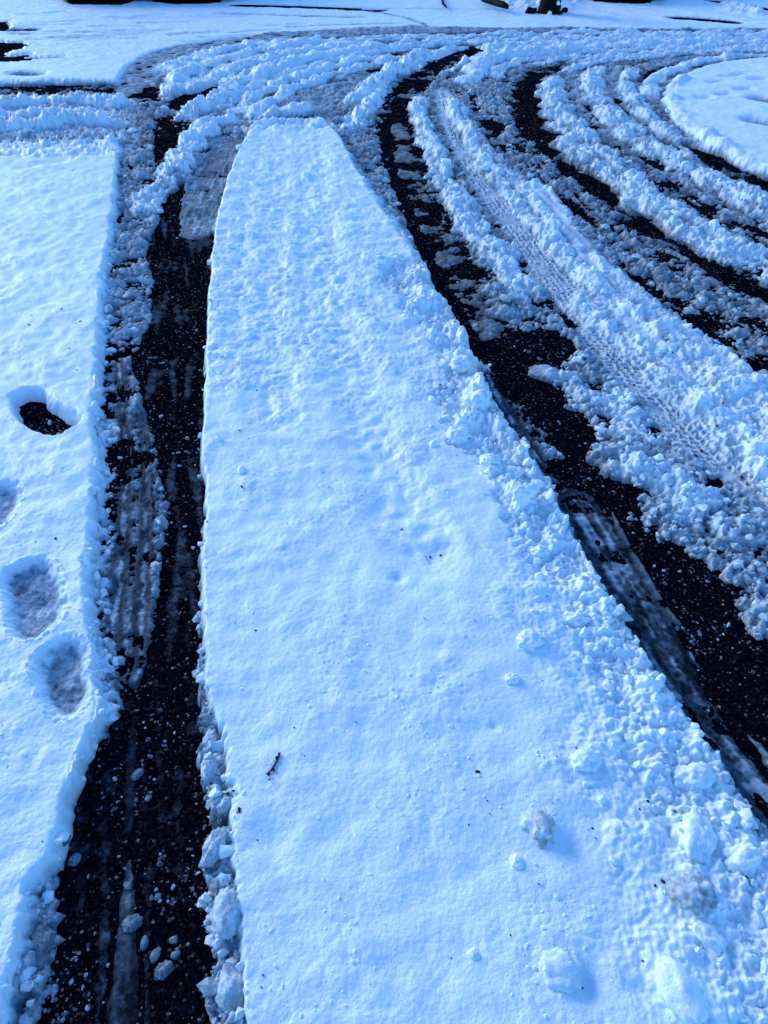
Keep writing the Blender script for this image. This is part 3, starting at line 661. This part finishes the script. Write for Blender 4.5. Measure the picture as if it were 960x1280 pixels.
# ------------------------------------------------------------------ mesh builders
def new_mesh(name, co, faces, attrs=None, smooth=True):
    """faces: (n, k) int array"""
    me = bpy.data.meshes.new(name)
    co = np.asarray(co, np.float32); faces = np.asarray(faces, np.int32)
    k = faces.shape[1]
    me.vertices.add(len(co)); me.vertices.foreach_set('co', co.ravel())
    me.loops.add(faces.size); me.loops.foreach_set('vertex_index', faces.ravel())
    me.polygons.add(len(faces)); me.polygons.foreach_set('loop_start', np.arange(0, faces.size, k, dtype=np.int32))
    me.polygons.foreach_set('loop_total', np.full(len(faces), k, np.int32))
    me.polygons.foreach_set('use_smooth', np.full(len(faces), smooth, bool))
    for an, av in (attrs or {}).items():
        at = me.attributes.new(an, 'FLOAT', 'POINT'); at.data.foreach_set('value', np.asarray(av, np.float32))
    me.update(calc_edges=True)
    return me
def link(name, me, material, parent=None, label=None, cat=None, group=None, kind=None, loc=None):
    o = bpy.data.objects.new(name, me)
    if me is not None and material is not None and not me.materials: me.materials.append(material)
    if parent is not None: o.parent = parent
    if loc is not None: o.location = loc
    for k_, v_ in (('label', label), ('category', cat), ('group', group), ('kind', kind)):
        if v_: o[k_] = v_
    COL.objects.link(o)
    return o

# the road itself: one sheet to the horizon
rm = bpy.data.meshes.new('road')
rm.from_pydata([(-900, -300, 0), (900, -300, 0), (900, 900, 0), (-900, 900, 0)], [], [(0, 1, 2, 3)])
link('road', rm, ROAD, kind='structure', label='wet black asphalt road showing through the snow in the wheel tracks')

grid = np.arange(N).reshape(NR, NC)
F = np.stack([grid[:-1, :-1], grid[:-1, 1:], grid[1:, 1:], grid[1:, :-1]], -1).reshape(-1, 4)
hmax = h[F].max(1)
keep = hmax > -0.001
freg = reg[F[:, 0]]
outer_f = outer[F].any(1)
freg = np.where(outer_f, 0, freg)

NAMES = {
 'ground': ('snow_ground', None, None, 'structure', 'pale blue snow covered open ground beyond the crossing'),
 'slush': ('slush', None, None, 'stuff', 'grey churned slush and crumbs between the wheel tracks'),
 'film': ('melt_film', None, None, 'stuff', 'thin blue grey film of melt water and ice streaked along the bare asphalt'),
 'bank': ('snow_bank', 'snow bank', None, None, 'smooth white snow bank left of the wheel track, trodden by four footprints'),
 'strip': ('snow_strip', 'snow strip', None, None, 'long smooth strip of clean snow standing between the two dark wheel tracks'),
 'patch': ('snow_patch', 'snow patch', None, None, 'untouched rounded patch of snow inside the bend, right of the curved ruts'),
 'mass': ('snow_bank', 'snow bank', None, None, 'broad lumpy bank of snow between the tread-marked track and the second bare track'),
 'ridge_outer': ('snow_ridge', 'snow ridge', 'snow ridges thrown up beside the ruts', None, 'low flat snow ridge beside the outermost curved groove, below the smooth far snow'),
 'ridge_second': ('snow_ridge', 'snow ridge', 'snow ridges thrown up beside the ruts', None, 'long curved snow ridge second from the smooth far snow'),
 'ridge_third': ('snow_ridge', 'snow ridge', 'snow ridges thrown up beside the ruts', None, 'thin curved snow ridge third from the smooth far snow'),
 'ridge_big': ('snow_ridge', 'snow ridge', 'snow ridges thrown up beside the ruts', None, 'tall clumpy snow ridge right of the dark wet patch at the crossing'),
 'ridge_top': ('snow_ridge', 'snow ridge', 'snow ridges thrown up beside the ruts', None, 'short snow ridge lying across the far end of the centre snow strip'),
 'ridge_mid': ('snow_ridge', 'snow ridge', 'snow ridges thrown up beside the ruts', None, 'clumpy broken snow ridge along the left side of the bending dark track'),
 'ridge_smear': ('snow_ridge', 'snow ridge', 'snow ridges thrown up beside the ruts', None, 'short clumpy snow ridge left of the smeared grey ice patch'),
 'ridge_first': ('snow_ridge', 'snow ridge', 'snow ridges thrown up beside the ruts', None, 'narrow snow ridge between the bending dark track and the smooth packed track'),
 'ridge_broken': ('snow_ridge', 'snow ridge', 'snow ridges thrown up beside the ruts', None, 'broken grey snow ridge below the tread marks, beside the wide black asphalt'),
 'ridge_tread': ('snow_ridge', 'snow ridge', 'snow ridges thrown up beside the ruts', None, 'brown tinged snow ridge along the right side of the tread marks'),
 'ridge_bend': ('snow_ridge', 'snow ridge', 'snow ridges thrown up beside the ruts', None, 'thick white snow ridge along the right side of the second bare track'),
 'ridge_outside': ('snow_ridge', 'snow ridge', 'snow ridges thrown up beside the ruts', None, 'long white snow ridge between two grey ruts, next right of the thick ridge'),
 'ridge_faint': ('snow_ridge', 'snow ridge', 'snow ridges thrown up beside the ruts', None, 'faint short snow ridge just left of the untouched snow patch'),
 'ridge_curl': ('snow_ridge', 'snow ridge', 'snow ridges thrown up beside the ruts', None, 'thin curling snow ridge round the far side of the untouched snow patch'),
 'cross_far': ('snow_ridge', 'snow ridge', 'snow ridges thrown up beside the ruts', None, 'farther clumpy snow ridge crossing at the left, along the dark wet rut'),
 'cross_near': ('snow_ridge', 'snow ridge', 'snow ridges thrown up beside the ruts', None, 'nearer snow ridge crossing at the left, just beyond the smooth bank'),
 'crust': ('ice_crust', 'ice crust', None, None, 'grey broken ice crust along the left edge of the centre snow strip'),
 'crust_left': ('ice_crust', 'ice crust', None, None, 'grey wet ice crust at the foot of the left snow bank near the bottom'),
 'smear': ('ice_patch', 'ice patch', None, None, 'smooth smeared grey ice patch with scratches beside the far end of the strip'),
 'tread': ('tyre_track', 'tyre track', None, None, 'packed grey tyre track printed with a tread pattern, curving to the right'),
 'foot_hole': ('footprint', None, None, None, 'deep footprint melted through to dark ground'),
 'foot_edge': ('footprint', None, None, None, 'shallow footprint cut by the left edge'),
 'foot_heel': ('footprint', None, None, None, 'grey footprint, upper one of the touching pair'),
 'foot_sole': ('footprint', None, None, None, 'grey footprint, lower one of the touching pair, beside the track'),
}
PARTS = {'foot_hole': 'bank', 'foot_edge': 'bank', 'foot_heel': 'bank', 'foot_sole': 'bank'}
made = {}
for key in sorted(REG, key=lambda q: q in PARTS):
    f = F[keep & (freg == REG[key])]
    if len(f) == 0: continue
    used, inv = np.unique(f, return_inverse=True)
    nm, cat, grp, kind, lab = NAMES[key]
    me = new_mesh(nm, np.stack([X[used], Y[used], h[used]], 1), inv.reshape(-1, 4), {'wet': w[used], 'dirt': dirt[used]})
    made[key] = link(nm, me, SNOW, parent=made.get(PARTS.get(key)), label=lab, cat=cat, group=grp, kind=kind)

# ------------------------------------------------------------------ height of the finished surface at a point
def index_at(x, y):
    r = np.clip(np.searchsorted(rows, y), 0, NR - 1)
    c = np.clip(np.searchsorted(us, x / half[r]), 0, NC - 1)
    return r * NC + c
def top_at(x, y):
    return np.maximum(h[index_at(x, y)], 0)

# ------------------------------------------------------------------ crumbs of snow, thousands of them
import bmesh
def ico(sub):
    bm = bmesh.new(); bmesh.ops.create_icosphere(bm, subdivisions=sub, radius=1)
    v = np.array([q.co[:] for q in bm.verts]); f = np.array([[q.index for q in p.verts] for p in bm.faces]); bm.free()
    return v, f
ICO1 = ico(1); ICO2 = ico(2); ICO4 = ico(4); ICO5 = ico(5)
def crumbs(name, xs, ys, sizes, wets, label, sub=ICO1, squash=0.62, sink=0.35, dirts=None):
    V, Fc = sub
    n = len(xs); nv = len(V)
    sc = RNG.uniform(0.6, 1.25, (n, 1, 3)) * sizes[:, None, None]
    sc[:, :, 2] *= squash
    bump = 1 + RNG.normal(0, 0.2, (n, nv, 1))
    ang = RNG.uniform(0, 6.28, n); tl = RNG.normal(0, 0.5, n)
    P = V[None] * bump * sc
    c, s = np.cos(tl)[:, None], np.sin(tl)[:, None]
    y_, z_ = P[:, :, 1] * c - P[:, :, 2] * s, P[:, :, 1] * s + P[:, :, 2] * c
    c, s = np.cos(ang)[:, None], np.sin(ang)[:, None]
    x2, y2 = P[:, :, 0] * c - y_ * s, P[:, :, 0] * s + y_ * c
    zz = top_at(xs, ys) + sizes * squash * (1 - 2 * sink) * 0.5
    co = np.stack([x2 + xs[:, None], y2 + ys[:, None], z_ + zz[:, None]], -1).reshape(-1, 3)
    fc = (Fc[None] + (np.arange(n) * nv)[:, None, None]).reshape(-1, 3)
    at = {'wet': np.repeat(wets, nv), 'dirt': np.repeat(dirts if dirts is not None else np.zeros(n), nv)}
    me = new_mesh(name, co, fc, at, smooth=False)
    return link(name, me, SNOW, kind='stuff', label=label)
def scatter(n, wfun, dmin=0.4, dmax=11.0):
    """points seen by the camera, kept with a chance given by wfun(index)"""
    v = RNG.uniform(60, 1300, n * 6); u = RNG.uniform(-40, 1000, n * 6)
    aa, bb = (u - 480) / FOCAL, (v - 640) / FOCAL
    t = CAM_H / (ST + bb * CT)
    x = aa * t; y = t * (CT - bb * ST)
    i = index_at(x, y)
    keep_ = RNG.random(len(x)) < wfun(i)
    x, y, i = x[keep_][:n], y[keep_][:n], i[keep_][:n]
    return x, y, i
# on ridges and shoulders
x, y, i = scatter(5200, lambda i: np.clip((a[i] - 0.018) / 0.03, 0, 1) * (h[i] > 0.004) * np.where(w[i] < 0.15, 0.18, 1.0) * np.where(Y[i] > 6, 0.45, 1.0))
crumbs('snow_crumbs', x, y, (0.004 + 0.010 * RNG.random(len(x)) ** 2.5) * (1 + 0.28 * y), np.clip(w[i] + RNG.normal(-0.2, 0.2, len(x)), 0, 1), 'loose crumbs of snow on the ridges and slush', dirts=dirt[i] * 0.6)
# on bare asphalt
x, y, i = scatter(6500, lambda i: (h[i] < -0.001) * (0.05 + 0.95 * np.clip(W1[i] * 2, 0, 1)) * np.where(Y[i] < 1.3, 0.5, 1.0))
crumbs('slush_crumbs', x, y, (0.0010 + 0.0050 * RNG.random(len(x)) ** 3.5) * (1 + 0.34 * y), RNG.uniform(0.5, 1.5, len(x)), 'small wet crumbs of slush scattered over the asphalt', sub=ICO1, squash=0.5, dirts=RNG.random(len(x)) * 0.35)
# grains on the smooth snow
x, y, i = scatter(1500, lambda i: (m[i] > 0.055) * (a[i] < 0.02) * np.clip(0.25 + W1[i], 0, 1))
crumbs('snow_grains', x, y, (0.0015 + 0.004 * RNG.random(len(x)) ** 3) * (1 + 0.2 * y), np.zeros(len(x)), 'small grains of snow lying on the smooth snow', sub=ICO1, sink=0.6)

# ------------------------------------------------------------------ single lumps
def lump_mesh(name, size, seed, rough=0.28, wet=0.0, dirty=0.0, sub=ICO4, freq=1.6, sharp=0.0):
    V, Fc = sub
    co = []; wt = []; dt = []
    o = Vector((seed * 3.7, seed * 1.3, seed * 2.1))
    for q in V:
        p = Vector(q)
        n1 = mnoise.fractal(p * freq + o, 0.8, 2.0, 4)
        n2 = 1 - mnoise.cell_vector(p * 2.0 + o).length * 0.0
        d1 = mnoise.voronoi(p * (freq * 1.5) + o)[0][0]
        n3 = mnoise.fractal(p * freq * 4.0 + o, 0.7, 2.0, 3)
        r = 1 + rough * n1 + rough * 0.9 * (0.45 - d1) + 0.10 * n3
        q2 = p * r
        if sharp: q2.z = min(q2.z, 1 - sharp)
        co.append((q2.x * size[0], q2.y * size[1], q2.z * size[2]))
        dv = max(0.0, dirty * (0.55 + 1.2 * mnoise.fractal(p * 2.2 + o * 2, 0.9, 2.0, 3)))
        dt.append(min(1, dv)); wt.append(max(0.0, wet + 0.2 * n1))
    return new_mesh(name, co, Fc, {'wet': wt, 'dirt': dt})
def lump(name, u, v, size, label, cat, rz=0.0, z=0.06, lift=0.02, group=None, **k):
    x, y = gp(u, v, z)
    zz = float(top_at(np.array([x]), np.array([y]))[0])
    lump.n += 1
    me = lump_mesh(name, size, lump.n, **k)
    o = link(name, me, SNOW, label=label, cat=cat, group=group, loc=(x, y, zz + size[2] * lift))
    o.rotation_euler.z = rz
    return o
lump.n = 0
G1 = 'snow lumps on the crumbly side of the strip'
for (u, v, sx, sy, sz, rz, lab, kw) in [
    (662, 803, .034, .030, .024, .3, 'rounded egg sized snow lump lying alone on the middle right of the snow strip', {}),
    (730, 953, .034, .027, .020, .1, 'smooth round snow lump above the dirty brown one on the strip', {}),
    (673, 1034, .033, .038, .022, .2, 'dirty brown stained snow lump near the bottom of the strip', dict(dirty=0.62, wet=0.2, rough=.34)),
    (850, 1243, .036, .060, .022, .35, 'long smooth white snow slab at the bottom right of the strip', dict(rough=.16)),
    (932, 1072, .040, .030, .026, .4, 'bright snow lump at the right margin, beside the thin ice streak', {}),
    (872, 1046, .040, .058, .026, -.25, 'tall white broken snow block just above the grey icy lump', dict(rough=.32)),
    (866, 1118, .042, .038, .026, 0, 'grey icy snow lump streaked with black dirt below the tall white block', dict(dirty=0.6, wet=0.4, rough=.34)),
    (884, 1168, .026, .040, .018, .7, 'pointed snow shard below the grey icy lump', dict(rough=.3)),
    (700, 1214, .040, .036, .014, .2, 'faint flat greyish snow lump near the bottom edge of the strip', dict(wet=0.2)),
    (870, 965, .050, .034, .024, .2, 'wide white snow block at the jagged edge, above the tall broken block', dict(rough=.3)),
    (722, 772, .034, .026, .022, .0, 'double snow lump at the strip edge, up right of the lone one', dict(rough=.4)),
    (596, 500, .060, .055, .050, .3, 'big snow lump jutting over the black asphalt where the strip edge turns', dict(rough=.34)),
    (572, 545, .048, .044, .036, 1.2, 'round snow lump left below the big jutting lump', {}),
    (640, 590, .050, .040, .032, .8, 'blocky snow lump at the strip edge beside the black asphalt', dict(rough=.34)),
    (612, 580, .034, .030, .026, .1, 'small round snow lump left of the blocky edge lump', {}),
    (655, 625, .050, .026, .026, .5, 'oblong snow lump below the blocky edge lump', {}),
    (577, 455, .055, .050, .036, .9, 'large soiled snow lump above the big jutting lump at the strip edge', dict(dirty=0.3)),
    (640, 850, .020, .016, .014, .2, 'small snow lump below the lone egg sized lump', {}),
    (675, 688, .030, .022, .020, .2, 'mid-sized snow lump halfway along the crumbly right side of the strip', {}),
    (592, 1193, .012, .011, .007, .2, 'tiny pale snow chip near the bottom of the strip', {}),
    (646, 1079, .014, .018, .010, .2, 'thumb sized snow crumb just below left of the dirty brown lump', {}),
]:
    lump('snow_lump', u, v, (sx, sy, sz), lab, 'snow lump', rz=rz, group=G1, **kw)
G2 = 'ice chunks on the left wheel track'
for (u, v, sx, sy, lab) in [
    (172, 967, .016, .011, 'pale ice chunk on the black left track, farthest of the loose ones'),
    (185, 997, .009, .007, 'little ice chunk just below the farthest pale chunk on the left track'),
    (83, 1055, .014, .013, 'ice chunk by the edge of the left bank, upper of two'),
    (93, 1074, .012, .014, 'ice chunk by the edge of the left bank, lower of two'),
    (160, 1107, .008, .011, 'small upright ice chunk alone in the middle of the left track'),
    (197, 1120, .007, .009, 'small ice chunk right of the small upright one on the left track'),
    (165, 1154, .020, .017, 'largest jagged ice chunk on the black left track'),
    (180, 1178, .008, .015, 'narrow ice chunk below the largest jagged one'),
    (217, 1174, .008, .010, 'ice chunk right of the narrow one, nearest the grey crust'),
    (194, 1193, .010, .015, 'ice chunk below and right of the narrow one'),
    (205, 1212, .019, .014, 'broad knobbly ice chunk at the bottom of the left track'),
    (219, 1193, .010, .009, 'round bluish ice chunk up right of the broad knobbly one'),
    (56, 1180, .022, .030, 'flat grey ice chunk frozen to the crust below the left bank'),
]:
    lump('ice_chunk', u, v, (sx, sy, min(sx, sy) * 0.55), lab, 'ice chunk', rz=random.uniform(0, 3), z=0.005, lift=0.45, group=G2, wet=1.0, rough=0.26, sub=ICO2 if sx < .012 else ICO4, freq=2.2)
# crust blocks
for (u, v, sx, sy, sz, rz, lab) in [
    (262, 925, .016, .034, .018, .0, 'upper speckled ice block in the grey crust along the strip'),
    (262, 965, .018, .032, .018, .1, 'second speckled ice block of the grey crust, with black grit'),
    (283, 1010, .014, .022, .014, -.5, 'tilted white ice flake standing out of the grey crust'),
    (270, 1065, .022, .044, .024, -.3, 'smooth curved ice tongue leaning over the black track'),
    (285, 1150, .026, .050, .020, .1, 'long grey ice block of the crust below the curved tongue'),
    (290, 1235, .032, .044, .026, .2, 'lowest bulky ice block of the grey crust at the bottom')]:
    lump('ice_block', u, v, (sx, sy, sz), lab, 'ice block', rz=rz, z=0.03, lift=0.1, group='ice blocks in the grey crust', wet=0.5, rough=0.3)

# grit on the snow
pts = [(343, 62), ]
gx, gy, gs = [], [], []
spec = [(502, 659, 3), (538, 692, 3), (551, 689, 3), (302, 611, 2), (259, 653, 2), (597, 966, 3), (596, 966, 3), (741, 1034, 3), (673, 1107, 2), (820, 1105, 3), (933, 1098, 3), (695, 948, 2), (300, 1015, 4), (297, 1018, 2), (327, 1236, 2), (329, 1220, 2), (322, 1050, 2),
        (69, 672, 3), (77, 388, 4), (87, 436, 2), (36, 405, 3), (100, 402, 3), (303, 612, 3), (720, 935, 2), (612, 1018, 2), (745, 1046, 2), (800, 1010, 2), (530, 775, 2), (320, 790, 2), (842, 438, 3), (905, 500, 3), (795, 470, 3), (803, 430, 3), (932, 585, 4), (880, 552, 4), (897, 530, 3), (874, 558, 3),
        (586, 548, 3), (575, 530, 3), (684, 746, 2), (758, 735, 3), (660, 620, 3), (646, 600, 3), (596, 470, 3), (550, 480, 3), (258, 906, 3), (262, 888, 3), (260, 950, 3), (258, 951, 2), (264, 958, 3), (258, 921, 2), (284, 990, 3), (291, 988, 3), (281, 1030, 3), (870, 1112, 4), (890, 1113, 3), (830, 1100, 3), (810, 1000, 3), (845, 1012, 3)]
for u, v, s in spec:
    q = gp(u, v, 0.06); gx.append(q[0]); gy.append(q[1]); gs.append(s * 0.0011 * (1 + 0.3 * q[1]))
x, y, i = scatter(260, lambda i: (m[i] > 0.02) * (0.06 + 0.8 * dirt[i]), dmax=5)
gx = np.concatenate([gx, x]); gy = np.concatenate([gy, y]); gs = np.concatenate([gs, RNG.uniform(0.0008, 0.0022, len(x)) * (1 + 0.3 * y)])
grit = crumbs('grit', gx, gy, gs, np.full(len(gx), 2.0), 'black grit specks lying on the snow', sub=ICO1, sink=0.1)
GRIT = plain('black_grit', (0.012, 0.010, 0.009), 0.8)
grit.data.materials.clear(); grit.data.materials.append(GRIT)

# dead twig on the strip
def tube(name, pts, rad, seg=7, material=None, **k):
    co = []; fc = []
    P = [Vector(p) for p in pts]
    for i_, p in enumerate(P):
        t = (P[min(i_ + 1, len(P) - 1)] - P[max(i_ - 1, 0)]).normalized()
        s1 = t.orthogonal().normalized(); s2 = t.cross(s1)
        r = rad[i_] if hasattr(rad, '__len__') else rad
        for j in range(seg):
            an = 6.28318 * j / seg
            co.append(p + (s1 * math.cos(an) + s2 * math.sin(an)) * r * (1 + 0.15 * math.sin(3 * an + i_)))
    for i_ in range(len(P) - 1):
        for j in range(seg):
            fc.append((i_ * seg + j, i_ * seg + (j + 1) % seg, (i_ + 1) * seg + (j + 1) % seg, (i_ + 1) * seg + j))
    me = bpy.data.meshes.new(name); 
    fc += [tuple(range(seg))[::-1], tuple(range((len(P) - 1) * seg, len(P) * seg))]
    me.from_pydata([tuple(c) for c in co], [], fc)
    me.polygons.foreach_set('use_smooth', [True] * len(fc)); me.update()
    return link(name, me, material, **k)
BARK = plain('dead_bark', (0.11, 0.060, 0.035), 0.8, scale=300)
DARKBARK = plain('wet_bark', (0.006, 0.005, 0.005), 0.8, scale=60, spec=0.05)
tp = []
for u, v in [(332, 968), (337, 965), (341, 960), (345, 953), (348, 945), (350, 940)]:
    q = gp(u, v, 0.07); tp.append((q[0], q[1], float(top_at(np.array([q[0]]), np.array([q[1]]))[0]) + 0.003))
tw = tube('twig', tp, [0.001, 0.002, 0.0028, 0.003, 0.0027, 0.0014], material=BARK, label='short curled brown twig with black buds lying on the smooth snow strip', cat='twig')
for (u, v, r) in [(336, 969, .003), (342, 963, .003), (346, 948, .0035), (349, 943, .0028), (337, 975, .002)]:
    q = gp(u, v, 0.07)
    me = lump_mesh('bud', (r, r * 1.4, r), u, sub=ICO2, rough=.3)
    link('bud', me, DARKBARK, parent=tw, loc=(q[0], q[1], float(top_at(np.array([q[0]]), np.array([q[1]]))[0]) + 0.006))

# ------------------------------------------------------------------ far edge: cars, tree, stones, branch
PAINT = plain('dark_car_paint', (0.010, 0.011, 0.014), 0.3, spec=0.4, var=0.05)
RED = plain('dark_red_paint', (0.05, 0.008, 0.010), 0.35, spec=0.4, var=0.05)
RUBBER = plain('tyre_rubber', (0.010, 0.010, 0.011), 0.8)
STEEL = plain('wheel_rim', (0.25, 0.25, 0.26), 0.4, 0.8)
GLASS = plain('dark_window_glass', (0.012, 0.014, 0.017), 0.1, spec=0.5, var=0.05)
PLASTIC = plain('black_plastic', (0.010, 0.010, 0.010), 0.55)
LAMP = plain('lamp_glass', (0.55, 0.55, 0.55), 0.15, spec=0.6, var=0.05)
def loft(name, secs, material, parent=None, **k):
    n = len(secs[0]); co = [p for s in secs for p in s]; fc = []
    for i_ in range(len(secs) - 1):
        for j in range(n):
            fc.append((i_ * n + j, i_ * n + (j + 1) % n, (i_ + 1) * n + (j + 1) % n, (i_ + 1) * n + j))
    fc += [tuple(range(n))[::-1], tuple(range((len(secs) - 1) * n, len(secs) * n))]
    me = bpy.data.meshes.new(name); me.from_pydata(co, [], fc); me.update()
    bm = bmesh.new(); bm.from_mesh(me); bmesh.ops.recalc_face_normals(bm, faces=bm.faces)
    bmesh.ops.bevel(bm, geom=[e for e in bm.edges if e.calc_face_angle(0) > 0.6], offset=0.02, segments=2, affect='EDGES', clamp_overlap=True)
    bm.to_mesh(me); bm.free()
    me.polygons.foreach_set('use_smooth', [True] * len(me.polygons))
    return link(name, me, material, parent=parent, **k)
def rect(y, hw, z0, z1, r=0.08):
    return [(-hw + r, y, z0), (hw - r, y, z0), (hw, y, z0 + r), (hw, y, z1 - r), (hw - r, y, z1), (-hw + r, y, z1), (-hw, y, z1 - r), (-hw, y, z0 + r)]
def car(u, v, rz, paint, label):
    x, y = gp(u, v)
    root = link('parked_car', None, None, label=label, cat='car', group='dark cars parked beyond the snow', loc=(x, y, 0))
    root.rotation_euler.z = rz
    loft('body', [rect(0.0, .70, .20, .62), rect(.12, .80, .13, .70), rect(.9, .84, .13, .86), rect(2.6, .85, .13, .90), rect(3.7, .84, .13, .88), rect(4.15, .78, .2, .8)], paint, root)
    loft('cabin', [rect(1.0, .72, .84, .90, .02), rect(1.6, .64, .84, 1.40, .06), rect(2.9, .64, .84, 1.45, .06), rect(3.9, .70, .84, .92, .02)], GLASS, root)
    loft('roof', [rect(1.62, .60, 1.40, 1.46, .02), rect(2.3, .62, 1.43, 1.50, .02), rect(2.95, .60, 1.42, 1.48, .02)], paint, root)
    loft('bumper', [rect(-.06, .62, .10, .40, .04), rect(.06, .78, .09, .42, .04)], PLASTIC, root)
    for s in (-1, 1):
        loft('headlight', [rect(-.02, .13, .50, .62, .03), rect(.06, .14, .49, .64, .03)], LAMP, root).location.x = s * .56
        for yy in (.75, 3.3):
            cy = []
            for xx in (-.1, .1):
                cy.append([(xx, math.cos(6.2832 * j / 20) * .31, math.sin(6.2832 * j / 20) * .31) for j in range(20)])
            wv = loft('wheel', cy, RUBBER, root); wv.location = (s * .74, yy, .31)
            rim = []
            for xx in (-.115, .115):
                rim.append([(xx, math.cos(6.2832 * j / 20) * .19, math.sin(6.2832 * j / 20) * .19) for j in range(20)])
            loft('rim', rim, STEEL, wv)
    return root
car(126, 4.8, .05, PAINT, 'black parked car at the far left edge of the snow, first from the left')
car(236, 4.2, .05, PAINT, 'black parked car right of the first one, beyond a snow hump')
car(780, 3.0, -.05, RED, 'dark red parked car right of the tree trunk, behind the snow')

# tree
def tree(u, v):
    x, y = gp(u, v, 0.05)
    root = link('bare_tree', None, None, label='bare dark tree trunk speckled with snow at the far road edge', cat='tree', loc=(x, y, 0.0))
    tr_ = tube('trunk', [(0, 0, -.05), (0.005, 0, .06), (0.0, 0, .2), (.01, .02, .8), (-.02, .03, 1.6), (.03, 0, 2.5), (.0, .03, 3.6)], [.24, .18, .155, .145, .135, .12, .08], 14, DARKBARK, parent=root)
    for k_ in range(9):
        z0 = 1.7 + .22 * k_; an = k_ * 2.4; L = 1.5 - .08 * k_
        p = [(0, 0, z0)]
        for j in range(1, 6):
            t = j / 5
            p.append((math.cos(an + .3 * t) * L * t, math.sin(an + .3 * t) * L * t, z0 + L * (.5 * t + .35 * t * t)))
        lb = tube('limb', p, [.05, .042, .034, .026, .017, .006], 7, DARKBARK, parent=root)
        for j in range(4):
            q = Vector(p[2 + j % 4]); a2 = an + (-1) ** j * .9
            tube('branch', [q, q + Vector((math.cos(a2) * .3, math.sin(a2) * .3, .25)), q + Vector((math.cos(a2) * .5, math.sin(a2) * .55, .55))], [.014, .010, .003], 5, DARKBARK, parent=lb)
    for k_, (dx, z0, s) in enumerate([(.07, .17, .035), (.11, .26, .03), (.06, .33, .04), (-.02, .02, .05), (.10, .07, .03)]):
        me = lump_mesh('snow_clump', (s * 1.3, s * .6, s), 60 + k_, sub=ICO2)
        link('snow_clump', me, SNOW, parent=root, loc=(dx, -math.sqrt(max(0.0, .16 ** 2 - dx * dx)), z0))
tree(688, 14)
STONE = plain('dark_stone', (0.008, 0.006, 0.007), 0.8, scale=12, spec=0.05)
def far_stone(u, v, size, lab, seed):
    x, y = gp(u, v, 0.05)
    me = lump_mesh('stone', size, seed, sub=ICO4, rough=.3)
    zz = float(top_at(np.array([x]), np.array([y]))[0])
    link('stone', me, STONE, label=lab, cat='stone', loc=(x, y, zz + size[2] * .3))
far_stone(664, 14, (.09, .07, .06), 'small dark stone poking out of the snow left of the tree trunk', 81)
far_stone(706, 13, (.05, .05, .05), 'smallest dark stone at the right foot of the tree trunk', 82)
lp = []
for u, v in [(596, -6), (606, 1), (618, 4.5), (628, 8), (634, 10.5)]:
    q = gp(u, v, 0.10); lp.append((q[0], q[1], 0.12))
tube('log', lp, [.035, .045, .05, .05, .03], 9, DARKBARK, label='dark fallen log half buried in snow left of the tree', cat='log')
lp = []
for u, v in [(550, -4), (553, 2), (554, 7), (558, 12)]:
    q = gp(u, v, 0.05); lp.append((q[0], q[1], 0.08))
tube('fallen_branch', lp, [.02, .022, .02, .012], 6, DARKBARK, label='thin dark branch lying on the far snow left of the log', cat='branch')
